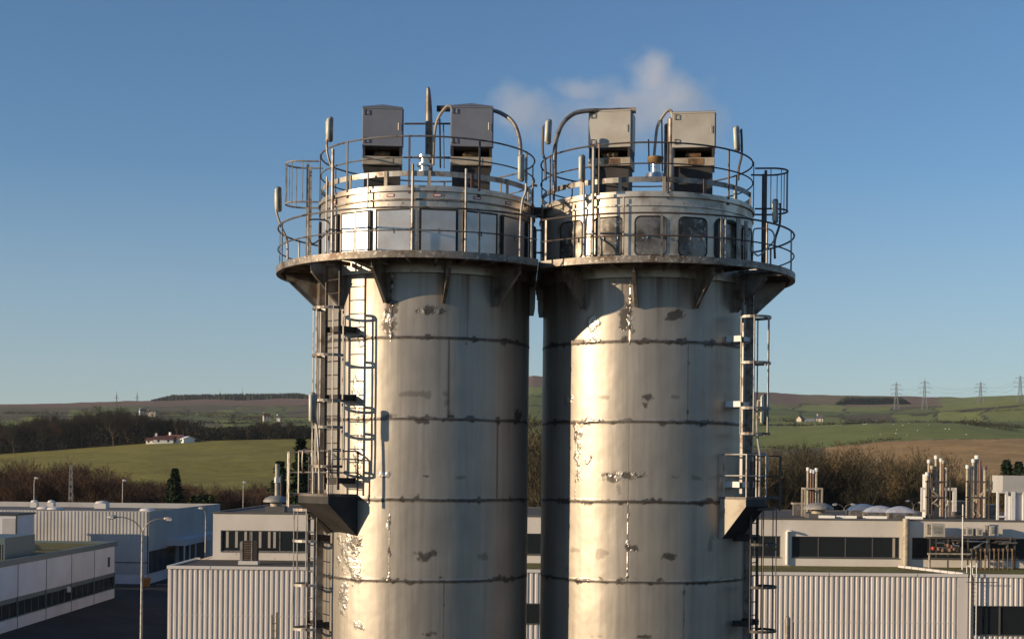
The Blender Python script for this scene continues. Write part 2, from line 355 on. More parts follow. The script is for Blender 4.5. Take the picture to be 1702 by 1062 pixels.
def shell(c, parent, marks, vseams, seed):
    ph = np.concatenate([np.linspace(R(-112),R(112),430), np.linspace(R(112),R(248),40)[1:-1]])
    zr = np.concatenate([np.linspace(0,7.4,12)[:-1], np.linspace(7.4,16.31,410)])
    P, Zv = np.meshgrid(ph, zr); nr, nc = P.shape
    rad = np.full(P.shape, RS)
    rad += (fnoise(P*3, Zv*1.1, seed)-.5)*.014
    arc = P*RS
    n1 = fnoise(arc*6, Zv*6, seed+1); n2 = fnoise(arc*16, Zv*16, seed+2, 3); n3 = fnoise(arc*2.2, Zv*2.2, seed+3)
    dark = np.zeros(P.shape); shin = np.zeros(P.shape); rust = np.zeros(P.shape)
    for zs in SEAMS:
        d = np.abs(Zv-zs-(n3-.5)*.03)
        wd = .024+.024*n1+.30*np.clip(n1-.58,0,1)
        dark = np.maximum(dark, np.clip((wd-d)/.012,0,1)*(.55+.5*n2))
        rad += .008*np.clip((.03-d)/.01,0,1)
        rust = np.maximum(rust, np.clip(1-(d/.07),0,1)*np.clip((n3-.5)*3,0,.7))
    # thin vertical joints, staggered from course to course
    for k, (zs) in enumerate([16.4]+SEAMS):
        z0, z1 = zs-1.69, zs
        inn = (Zv>z0)&(Zv<z1)
        for a, kind in vseams.get(k, []):
            d = np.abs(P-a)*RS
            wd = .006+.004*n2
            if kind == 'smear': wd = .010+.08*np.clip(n1-.47,0,1)*2.2
            if kind == 'dark': wd = .010+.06*np.clip(n1-.55,0,1)*2
            mk = np.clip((wd-d)/.010,0,1)*inn
            if kind == 'rust': rust = np.maximum(rust, np.clip((.035-d)/.03,0,1)*inn*.8)
            elif kind == 'smear':
                dark = np.maximum(dark, mk*(n2>.45)*.85); shin = np.maximum(shin, mk*(n2<=.52))
            else: dark = np.maximum(dark, mk*.7)
    for (px, py, ww, hh, kind) in marks:
        D0 = c[1]-RS; Pw = W(px, py, c[1]-RS*.9)
        # ray / cylinder
        d = (Pw-Vector((0,0,EYE))).normalized(); dx, dy = d.x, d.y; A = dx*dx+dy*dy; B = -2*(dx*c[0]+dy*c[1]); Cc = c[0]**2+c[1]**2-RS**2
        disc = B*B-4*A*Cc
        if disc < 0: continue
        tt = (-B-math.sqrt(disc))/(2*A); q = Vector((0,0,EYE))+d*tt
        phi = math.atan2(q.x-c[0], -(q.y-c[1])); sc = q.y/F
        wa = ww*.5*sc/max(.35,math.cos(phi)); ha = hh*.5*sc
        rr = np.sqrt(((P-phi)*RS/wa)**2+((Zv-q.z)/ha)**2)
        mk = np.clip((1.15-rr-(.5-n1)*2.4-(.5-n2)*1.3)/.45, 0, 1)*(rr<1.7)
        if kind == 'd': dark = np.maximum(dark, mk*.8)
        elif kind == 'f': dark = np.maximum(dark, mk*.4)
        elif kind == 's': shin = np.maximum(shin, mk); dark = np.maximum(dark, mk*(n2>.56)*.45)
        elif kind == 'm':
            dark = np.maximum(dark, mk*.8*(n1>.42)); shin = np.maximum(shin, mk*(n1<.47))
    # rust and water runs below the deck
    run = fnoise(arc*5, Zv*.25, seed+7)
    rust = np.maximum(rust, np.clip((Zv-15.0)/1.4,0,1)*np.clip((run-.42)*2.6,0,.75))
    dark = np.maximum(dark, np.clip(run-.62,0,1)*1.2*np.clip((Zv-9)/7,0,1))
    xs = c[0]+rad*np.sin(P); ys = c[1]-rad*np.cos(P)
    v = np.stack([xs,ys,Zv],-1).reshape(-1,3)
    i, j = np.meshgrid(np.arange(nr-1), np.arange(nc), indexing='ij'); j2 = (j+1)%nc
    f = np.stack([i*nc+j, i*nc+j2, (i+1)*nc+j2, (i+1)*nc+j], -1).reshape(-1,4)
    me = bpy.data.meshes.new('shell'); me.from_pydata(v.tolist(), [], f.tolist()); me.update()
    me.polygons.foreach_set('use_smooth', [True]*len(me.polygons))
    ca = me.color_attributes.new('marks','FLOAT_COLOR','POINT')
    ca.data.foreach_set('color', np.stack([dark.ravel(), shin.ravel(), rust.ravel(), np.ones(dark.size)],1).ravel().astype(np.float32))
    me.materials.append(M['shell']); o = bpy.data.objects.new('shell', me); col.objects.link(o); o.parent = parent
    o.matrix_parent_inverse = Matrix.Translation(-Vector(PLOC[parent.name])); PLOC[o.name] = (0,0,0)
    return o

def clipcircle(c, r, n, mid, side):
    pts = []
    for k in range(n):
        a = 2*math.pi*k/n; p = pol(c, a, r, 0)
        if side < 0: p.x = min(p.x, mid-.004)
        else: p.x = max(p.x, mid+.004)
        pts.append(p)
    return pts
MID = (LC[0]+RC[0])/2
def arcpts(c, r, z, a0, a1, n): return [pol(c, a0+(a1-a0)*k/n, r, z) for k in range(n+1)]

def ladder(c, parent, phi, rs, rout, z0, z1, hoops, brz, mt, cagemat, hw=.21, stile=.028, both=True):
    n = Vector((math.sin(phi), -math.cos(phi), 0)); tt = Vector((math.cos(phi), math.sin(phi), 0)); C0 = Vector((c[0],c[1],0))
    b = MB()
    for s in (-1,1):
        p = C0+n*rs+tt*hw*s
        b.box((p.x,p.y,(z0+z1)/2), (.022,.062,z1-z0), phi)
    z = z0+.12
    while z < z1-.1:
        b.tube([C0+n*rs-tt*hw+Vector((0,0,z)), C0+n*rs+tt*hw+Vector((0,0,z))], .013, 5); z += .285
    lad = b.build('ladder', mt, parent)
    cg = MB(); rad = .36; dep = rout-rs-rad
    def hoop(z):
        pts = [n*rs-tt*hw, n*(rs+dep*.35)-tt*rad]
        for k in range(0,13):
            a = math.pi*k/12; pts.append(n*(rs+dep+rad*math.sin(a))-tt*rad*math.cos(a))
        pts += [n*(rs+dep*.35)+tt*rad, n*rs+tt*hw]
        return [C0+q+Vector((0,0,z)) for q in pts]
    for z in hoops:
        P = hoop(z)
        for i in range(len(P)-1):
            a, d = P[i], P[i+1]; u = (d-a).normalized().cross(Vector((0,0,1)))*.006; h = Vector((0,0,.028))
            cg.hexa([a-u-h,d-u-h,d+u-h,a+u-h],[a-u+h,d-u+h,d+u+h,a+u+h])
    if hoops:
        zz0, zz1 = min(hoops), max(hoops)
        for idx in (1,4,8,12,15):
            q = hoop(0)[idx]; cg.box((q.x,q.y,(zz0+zz1)/2), (.038,.012,zz1-zz0+.05), phi)
        cg.build('safety_cage', cagemat, lad)
    for z in brz:
        b = MB()
        for s in (-1,1):
            wd_ = 1.0 if c is LC else 1.45
            a = C0+n*(RS*.97)+tt*(hw*wd_)*s+Vector((0,0,z)); d = C0+n*(rs+.02)+tt*hw*wd_*s+Vector((0,0,z))
            u = tt*.012; h = Vector((0,0,.062)); b.hexa([a-u-h,d-u-h,d+u-h,a+u-h],[a-u+h,d-u+h,d+u+h,a+u+h])
        a = C0+n*(rs-.05)+Vector((0,0,z)); b.box(a, (2*hw*(1 if c is LC else 1.45),.02,.12), phi)
        b.build('wall_bracket', M['darksteel'] if (c is LC or phi > 1.0) else M['white'], lad)
    return lad

def silo(c, side, label, gphis, marks, vseams, seed):
    root = thing('silo', (c[0],c[1],0), label, 'silo', 'pair of steel silos')
    shell(c, root, marks, vseams, seed)
    C0 = Vector((c[0],c[1],0))
    # deck
    outer = clipcircle(c, RDK, 144, MID, side); inner = [pol(c, 2*math.pi*k/144, RD_-.03, 0) for k in range(144)]
    b = MB(); z1, z0 = ZDECK, ZDECK-.035; n = 144
    vs = [Vector((p.x,p.y,z1)) for p in outer]+[Vector((p.x,p.y,z1)) for p in inner]+[Vector((p.x,p.y,z0)) for p in outer]+[Vector((p.x,p.y,z0)) for p in inner]
    fs = []
    for k in range(n):
        j = (k+1)%n
        fs += [(k,j,n+j,n+k),(2*n+j,2*n+k,3*n+k,3*n+j)]
    # leave the ladder hatch open
    hatch = R(-42) if side < 0 else R(50)
    fs2 = []
    for f in fs:
        cxy = sum((vs[i] for i in f), Vector())/4; a = math.atan2(cxy.x-c[0], -(cxy.y-c[1]))
        if abs(a-hatch) < R(5.5): continue
        fs2.append(f)
    b.add(vs, fs2); deck = b.build('walkway_deck', M['deck'], root)
    a_ov = math.acos(abs(MID-c[0])/RDK)
    if side < 0: A0, A1 = R(90)+a_ov+.01, R(450)-a_ov-.01
    else: A0, A1 = R(-90)+a_ov+.01, R(270)-a_ov-.01
    rb = MB()
    rb.lathe([(RDK-.012,-.13),(RDK+.004,-.13),(RDK+.004,.012),(RDK-.012,.012),(RDK-.012,-.13)], (c[0],c[1],ZDECK), 120, A0, A1)
    rb.lathe([(RDK-.10,-.13),(RDK-.012,-.13),(RDK-.012,-.121),(RDK-.10,-.121),(RDK-.10,-.13)], (c[0],c[1],ZDECK), 120, A0, A1)
    rb.build('edge_channel', M['rim'], deck)
    for k in range(24):
        a = A0+(A1-A0)*(k+.5)/24; b = MB()
        p = pol(c, a, (RDK+RD_)/2, ZDECK-.085); b.box(p, (.05, RDK-RD_-.1, .08), a)
        b.build('joist', M['gusset'], deck)
    for a in gphis:
        a = R(a); b = MB(); th = .010; tv = Vector((math.cos(a), math.sin(a), 0))*th
        ro = 2.42 if abs(math.degrees(a)) == 90 else 3.10
        prof = [(RS-.01,15.50),(RS+.09,15.50),(ro,16.16 if ro > 3 else 15.66),(min(ro+.03,3.13) if ro > 3 else 2.44,16.29),(RS-.01,16.29)]
        b.prism([pol(c,a,r,z)-tv*.5 for r,z in prof], tv)
        # flange along the sloped edge
        p0, p1 = pol(c,a,RS+.09,15.50), pol(c,a,ro,prof[2][1]); fw = Vector((math.cos(a), math.sin(a), 0))*.035
        nn = Vector((0,0,1)).cross(fw).normalized()*0; dn = Vector((0,0,-.008))
        b.hexa([p0-fw+dn,p1-fw+dn,p1+fw+dn,p0+fw+dn],[p0-fw,p1-fw,p1+fw,p0+fw])
        b.build('bracket', M['gusset'], root)
    # drum above the deck
    b = MB(); b.lathe([(RD_,ZDECK-.3),(RD_,ZDR-.12),(RD_+.05,ZDR-.12),(RD_+.05,ZDR-.06),(RD_+.01,ZDR-.06),(RD_+.01,ZDR),(RD_-.25,ZDR+.03),(1.2,ZDR+.12),(.3,ZDR+.17),(.001,ZDR+.17)], (c[0],c[1],0), 96)
    drum = b.build('drum', M['drum'] if side<0 else M['drum_stain'], root, smooth=True)
    b = MB(); b.lathe([(RS-.02,16.25),(RD_-.02,16.25),(RD_-.02,16.30),(RS-.02,16.30)], (c[0],c[1],0), 96); b.build('ring', M['darksteel'], drum)
    b = MB(); b.lathe([(RD_+.002,0),(RD_+.03,0),(RD_+.03,.035),(RD_+.002,.035)], (c[0],c[1],17.62), 96); b.build('ring', M['rim'] if side<0 else M['drum_stain'], drum)
    if side < 0:
        for k in range(16):
            a = R(-35.7+22.3*k) if k<15 else R(-35.7-22.3)
            if k >= 15: a = R(-35.7-22.3)
            hw = .355; n_ = Vector((math.sin(a), -math.cos(a), 0)); t_ = Vector((math.cos(a), math.sin(a), 0))
            o_ = C0+n_*(RD_*math.cos(hw/RD_)+.045)
            b = MB(); b.box(o_+Vector((0,0,16.99))-n_*.015, (2*hw+.10,.03,.92), a)
            fr = b.build('panel_frame', M['gasket'], drum)
            b = MB(); b.box(o_+Vector((0,0,16.99))+n_*.008, (2*hw,.02,.84), a); b.build('access_panel', M['panel_blue'], fr, bevel=.004)
            b = MB(); b.box(o_+Vector((0,0,16.985))+n_*.024, (.02,.012,.10), a); b.build('handle', M['redpipe'], fr)
        for px in (560,660,738,803,855):
            q = W(px,336,c[1]); a = math.asin(max(-.99,min(.99,(q.x-c[0])/RD_/1.03*.96)))
            b = MB(); b.box(pol(c,a,RD_+.004,17.73), (.17,.008,.065), a); lb = b.build('warning_label', M['red'], drum)
            b = MB(); b.box(pol(c,a,RD_+.009,17.73), (.13,.006,.032), a); b.build('label_text_strip', M['vinyl'], lb)
    else:
        for a in (-47.5,-25,-2.7,19.6,41.5,64,87,110,134,157,180,203,226,249):
            a = R(a); hw, hh, cr = .33, .41, .12
            pts = []
            for (sx, sz, s0) in ((1,1,0),(-1,1,90),(-1,-1,180),(1,-1,270)):
                for k in range(5):
                    q = R(s0+k*22.5); pts.append((sx*(hw-cr)+cr*math.cos(q), sz*(hh-cr)+cr*math.sin(q)))
            open_ = abs(math.degrees(a)-41.5)<.1
            path = [pol(c, a+u/RD_, RD_+.008, 16.99+v) for u, v in pts]
            b = MB(); b.tube(path, .05 if open_ else .018, 6, True); fr = b.build('window_seal', M['gasket'], drum)
            inner_ = [pol(c, a+u*.95/RD_, RD_+(.010), 16.99+v*.95) for u, v in pts]; cen = pol(c, a, RD_+.010, 16.99)
            b = MB(); rings_ = [inner_]+[[cen_i.lerp(pol(c, a+u*.5*0/RD_, RD_+.010, 16.99), 0) for cen_i,(u,v) in zip(inner_, pts)]]
            grid = [[pol(c, a+u*s_/RD_, RD_+.010, 16.99+v*s_) for u, v in pts] for s_ in (.95,.7,.45,.2)]
            vs_ = [p for g_ in grid for p in g_]+[cen]; m_ = len(pts); fs_ = []
            for i in range(3):
                for j in range(m_): fs_.append((i*m_+j, i*m_+(j+1)%m_, (i+1)*m_+(j+1)%m_, (i+1)*m_+j))
            for j in range(m_): fs_.append((3*m_+j, 3*m_+(j+1)%m_, 4*m_))
            b.add(vs_, fs_); b.build('window_pane', M['panel_stain'], fr, smooth=True)
            b = MB(); b.box(pol(c, a-.03, RD_+.03, 16.97), (.02,.03,.09), a); b.box(pol(c, a+.10, RD_+.03, 16.97), (.02,.03,.09), a); b.build('handle', M['silver'], fr)
    # lower guard rail
    b = MB(); rr_ = RDK-.03
    b.tube(arcpts(c, rr_, ZDECK+.88, A0, A1, 100), .021, 6); b.tube(arcpts(c, rr_, ZDECK+.42, A0, A1, 100), .016, 6)
    gr = b.build('guard_rail', M['rail'] if side<0 else M['raildark'], root)
    npst = 13
    for k in range(npst):
        a = A0+(A1-A0)*(k+.12)/(npst-.76)
        b = MB(); b.box(pol(c,a,rr_-.0,ZDECK+.40), (.045,.02,.98), a); b.build('post', M['rail'] if k%3 else M['lightrail'], gr)
    # roof toe board and guard rail
    b = MB(); b.lathe([(2.33,.20),(2.345,.20),(2.345,.31),(2.33,.31),(2.33,.20)], (c[0],c[1],ZDR), 96); b.build('toe_board', M['lightrail'] if side<0 else M['rail'], root)
    b = MB(); b.tube(arcpts(c, RD_, ZDR+1.02, 0, 2*math.pi, 96)[:-1], .019, 6, True); b.tube(arcpts(c, RD_, ZDR+.58, 0, 2*math.pi, 96)[:-1], .016, 6, True)
    ur = b.build('roof_guard_rail', M['rail'] if side<0 else M['raildark'], root)
    for k in range(10):
        a = R(-6+36*k) if side<0 else R(6+36*k)
        b = MB(); b.box(pol(c,a,RD_+.02,ZDR+.43), (.04,.02,1.20), a); b.build('post', M['raildark'], ur)
    for k in range(16):
        a = R(4+22.5*k)
        b = MB(); b.box(pol(c,a,2.36,ZDR+.13), (.07,.02,.36), a); b.build('stub_post', M['cream'] if (k*7+seed)%3 else M['redpipe'], ur)
    for aa, z0, z1, rr in ([(-4,16.5,18.35,.03),(22,16.5,18.3,.026),(-27,17.5,18.2,.02),(-52,16.6,18.85,.034),(-58,16.45,18.3,.02)] if side<0 else [(-32,16.45,18.9,.035),(-16,16.5,17.8,.02),(48,16.5,17.5,.045),(56,16.45,17.5,.045),(38,16.45,17.5,.03)]):
        b = MB(); b.tube([pol(c,R(aa),RD_+.09,z0), pol(c,R(aa),RD_+.09,z1)], rr, 8); b.build('riser_pipe', M['lightrail'], drum, smooth=True)
    return root

Lmarks = [(715,517,46,13,'m'),(648,527,22,62,'m'),(690,656,50,8,'f'),(712,655,14,10,'f'),(708,791,16,6,'d'),(768,793,18,8,'f'),
 (708,922,28,18,'d'),(580,920,34,66,'s'),(570,985,12,50,'s'),(590,905,26,30,'m'),(712,1053,20,8,'d'),(596,1040,18,10,'s'),(742,670,12,30,'f'),(600,560,9,60,'s'),(592,660,10,60,'s'),(596,760,12,60,'s'),(655,690,30,5,'f'),(700,699,24,8,'d'),(862,690,14,20,'d'),(690,829,14,12,'d'),(805,925,16,10,'f'),(640,790,20,8,'s')]
Rmarks = [(1075,660,20,11,'d'),(1073,673,9,8,'d'),(1003,661,16,6,'f'),(1125,660,16,4,'f'),(1032,790,62,13,'m'),(1022,795,30,10,'m'),(1028,814,7,18,'f'),(1118,793,20,5,'f'),(1156,794,22,9,'f'),
 (1112,926,22,10,'d'),(962,755,10,90,'s'),(975,765,12,16,'s'),(1120,523,32,14,'m'),(1043,530,22,50,'m'),(955,914,16,8,'f'),(1000,922,16,14,'f'),(1052,912,22,8,'m'),(1070,1058,18,6,'d'),(992,1057,16,5,'f'),(943,945,4,14,'f'),(986,536,16,18,'s'),(944,664,10,16,'s'),(1095,966,18,10,'d'),(1165,703,20,8,'f'),(1180,900,8,30,'f'),(985,699,26,7,'s'),(985,567,24,8,'s'),(972,964,26,6,'s')]
def ph(px, c):
    return math.asin(max(-.98,min(.98,((px-PX)*(c[1]-RS*.85)/F-c[0]-.0)/RS)))
lv = {0:[(ph(775,LC),'thin'),(ph(868,LC),'thin')],1:[(ph(745,LC),'rust')],2:[(ph(826,LC),'rust')],3:[(ph(650,LC),'smear')],4:[(ph(741,LC),'dark')],5:[(ph(650,LC),'thin')]}
lv[0]+= [(ph(649,LC),'smear')]
rv = {0:[(ph(1043,RC),'smear'),(ph(1165,RC),'thin')],1:[(ph(1140,RC),'dark')],2:[(ph(958,RC),'smear'),(ph(1043,RC),'thin')],3:[(ph(1043,RC),'smear')],4:[(ph(1137,RC),'dark')],5:[]}
SL = silo(LC, -1, 'left steel silo with bare rectangular access panels in its drum, ladders on its left', (-78,-48,-18,12,42,90,132,162,192,222,252), Lmarks, lv, 11)
SR = silo(RC, 1, 'right steel silo with rounded black-sealed windows in its stained drum, ladders on its right', (-90,-39,-9.5,22,51,81,111,141,171,201,231), Rmarks, rv, 29)

# rest platforms half way down
def rest_platform(c, root, phi, rin, rout, hw, ztop, h, m, railmat, gate):
    n = Vector((math.sin(phi), -math.cos(phi), 0)); t_ = Vector((math.cos(phi), math.sin(phi), 0)); C0 = Vector((c[0],c[1],0))
    def q(r, s, z): return C0+n*r+t_*s+Vector((0,0,z))
    b = MB(); b.hexa([q(rin,-hw,ztop-.05),q(rin,hw,ztop-.05),q(rout,hw,ztop-.05),q(rout,-hw,ztop-.05)],[q(rin,-hw,ztop),q(rin,hw,ztop),q(rout,hw,ztop),q(rout,-hw,ztop)])
    pl = b.build('rest_platform', M['deck'], root)
    for s in (-1,1):
        b = MB(); b.prism([q(rin,s*hw,ztop-.052),q(rout,s*hw,ztop-.052),q(rout,s*hw,ztop-.2),q(rin+.12,s*hw,ztop-h),q(rin,s*hw,ztop-h)], t_*.012*s)
        b.build('side_plate', m, pl)
    b = MB(); b.hexa([q(rout,-hw,ztop-.2),q(rout,hw,ztop-.2),q(rin+.12,hw,ztop-h),q(rin+.12,-hw,ztop-h)],[q(rout-.01,-hw,ztop-.19),q(rout-.01,hw,ztop-.19),q(rin+.11,hw,ztop-h+.01),q(rin+.11,-hw,ztop-h+.01)])
    b.hexa([q(rout,-hw,ztop-.05),q(rout,hw,ztop-.05),q(rout,hw,ztop-.2),q(rout,-hw,ztop-.2)],[q(rout-.01,-hw,ztop-.05),q(rout-.01,hw,ztop-.05),q(rout-.01,hw,ztop-.2),q(rout-.01,-hw,ztop-.2)])
    b.build('soffit_plate', M['boxdark'], pl)
    b = MB()
    for z in (.9,.45):
        b.tube([q(rin+.1,-hw,ztop+z),q(rout,-hw,ztop+z),q(rout,hw,ztop+z),q(rin+.1,hw,ztop+z)], .017, 6)
    for r_, s_ in ((rin+.15,-hw),(rout,-hw),(rout,0),(rout,hw),(rin+.15,hw)):
        b.tube([q(r_,s_,ztop),q(r_,s_,ztop+.9)], .019, 6)
    b.build('platform_rail', railmat, pl)
    for (r_, s_) in gate:
        b = MB(); b.tube(smoothpath([q(r_,s_,ztop+.45),q(r_,s_,ztop+.85),q(r_+.07,s_+.03,ztop+.93),q(r_+.36,s_+.1,ztop+.93),q(r_+.43,s_+.13,ztop+.85),q(r_+.43,s_+.13,ztop+.52),q(r_+.36,s_+.1,ztop+.45),q(r_,s_,ztop+.45)],5), .016, 6)
        b.build('swing_gate', railmat, pl, smooth=True)
rest_platform(LC, SL, R(-48.5), 2.10, 2.98, .55, 11.51, .90, M['boxdark'], M['rail'], [(2.5,.42),(2.6,-.46)])
rest_platform(RC, SR, R(51), 2.20, 2.90, .42, 11.53, .90, M['cream'], M['lightrail'], [(2.45,.40)])
# second little landing left of the first, for the offset lower ladder
def side_landing(c, root, phi, rin, rout, hw, ztop, mt):
    n = Vector((math.sin(phi), -math.cos(phi), 0)); t_ = Vector((math.cos(phi), math.sin(phi), 0)); C0 = Vector((c[0],c[1],0))
    q = lambda r,s,z: C0+n*r+t_*s+Vector((0,0,z))
    b = MB(); b.hexa([q(rin,-hw,ztop-.05),q(rin,hw,ztop-.05),q(rout,hw,ztop-.05),q(rout,-hw,ztop-.05)],[q(rin,-hw,ztop),q(rin,hw,ztop),q(rout,hw,ztop),q(rout,-hw,ztop)])
    pl = b.build('side_landing', M['deck'], root); b = MB()
    for z in (.9,.45): b.tube([q(rout,hw,ztop+z),q(rout,-hw,ztop+z),q(rin+.1,-hw,ztop+z)], .017, 6)
    for r_, s_ in ((rout,hw),(rout,-hw),(rin+.2,-hw)): b.tube([q(r_,s_,ztop-.3),q(r_,s_,ztop+.9)], .019, 6)
    b.build('platform_rail', mt, pl)
side_landing(LC, SL, R(-79), 2.3, 3.02, .36, 11.50, M['lightrail'])
side_landing(RC, SR, R(78), 2.3, 3.05, .34, 11.52, M['raildark'])

def zat(py, px, D): return W(px,py,D).z
# ladders
ladder(LC, SL, R(-42), 2.75, 3.20, 11.6, 16.42, [zat(y,530,31.4) for y in (520,596,669,712,775)], [zat(y,560,31.6) for y in (554,664,798)], M['raildark'], M['rail'])
ladder(LC, SL, R(-64), 2.62, 3.03, 2.0, 12.3, [zat(y,500,31.8) for y in (846,897,969,1041,1113)], [zat(y,530,31.8) for y in (893,1035)], M['rail'], M['lightrail'])
ladder(RC, SR, R(52), 2.62, 3.14, 11.6, 16.42, [zat(y,1260,31.7) for y in (531,606,680,722)], [zat(y,1230,31.4) for y in (564,672,805)], M['rail'], M['rail'])
ladder(RC, SR, R(61), 2.64, 3.14, 2.0, 12.3, [zat(y,1280,32.) for y in (845,903,973,1045)], [zat(y,1240,32.) for y in (893,1033)], M['raildark'], M['raildark'])
# top ladders, deck to roof, with flared cages standing off the drum
def top_cage(c, root, phi, mt):
    n = Vector((math.sin(phi), -math.cos(phi), 0)); t_ = Vector((math.cos(phi), math.sin(phi), 0)); C0 = Vector((c[0],c[1],0))
    q = lambda r,s,z: C0+n*r+t_*s+Vector((0,0,z))
    b = MB()
    for s in (-.2,.2): b.box(q(2.66,s,(ZDECK+18.82)/2), (.03,.06,18.82-ZDECK), phi)
    z = ZDECK+.2
    while z < 18.7: b.tube([q(2.66,-.2,z),q(2.66,.2,z)], .012, 5); z += .285
    lad = b.build('roof_ladder', mt, root); b = MB()
    def hp(z, k=1.): return [q(2.40,-.36*k,z),q(2.75,-.38*k,z)]+[q(2.80+.38*k*math.sin(math.pi*i/12),-.38*k*math.cos(math.pi*i/12),z) for i in range(13)]+[q(2.75,.38*k,z),q(2.40,.36*k,z)]
    for z in (18.83, 17.93):
        b.tube(hp(z), .021, 6)
    P = hp(0)
    for i in (1,4,6,8,10,12,15):
        b.box((P[i].x,P[i].y,(18.83+17.93)/2), (.04,.014,.9), phi)
    b.build('safety_cage', mt, lad)
top_cage(LC, SL, R(-90), M['lightrail']); top_cage(RC, SR, R(88), M['raildark'])
# gates and hoops on the decks
for c, root, spec in ((LC, SL, [(512,365,548,405),(548,372,562,400)]),(RC, SR, [(1217,375,1247,415),(1252,380,1288,425)])):
    for (x0,y0,x1,y1) in spec:
        D = c[1]-1.5; z0, z1 = zat(y1,x0,D), zat(y0,x0,D); X0, X1 = W(x0,y0,D).x, W(x1,y0,D).x
        p = [(X0,D,z0+.1),(X0,D,z1-.08),(X0+.08,D,z1),(X1-.1,D+.1,z1),(X1,D+.12,z1-.1),(X1,D+.12,z0+.35),(X1-.12,D+.1,z0+.2),(X0+.12,D,z0),(X0,D,z0+.1)]
        b = MB(); b.tube(smoothpath(p,5), .018, 6); b.build('swing_gate', M['lightrail'] if c is RC else M['raildark'], root, smooth=True)
# tall duct behind the right ladder; its left twin is a shadow given shape
for c, root, phi in ((LC, SL, R(-74)), (RC, SR, R(77))):
    b = MB(); b.box(pol(c, phi, RS+.06, 8.1), (.34,.16,16.2), phi); b.build('duct_shade_strip', M['gusset'], root, bevel=.01)
# link beam between the drums
b = MB(); b.bb(LC[0]+RD_-.04, RC[0]-RD_+.04, 32.2,32.5, 17.66,17.84); lk = b.build('link_beam', M['darksteel'], SL)
b = MB(); b.tube([W(884,308,32.3),W(893,309,32.3)], .03, 6); b.tube([W(884,360,32.0),W(902,357,32.0)], .02, 6); b.tube([W(884,383,32.0),W(902,383,32.0)], .02, 6); b.tube([W(884,420,32.0),W(902,420,32.0)], .02, 6); b.tube([W(885,428,32.0),W(886,300,32.0)],.02,6); b.tube([W(902,428,32.0),W(901,330,32.0)],.02,6)
b.build('link_rail', M['raildark'], SL)

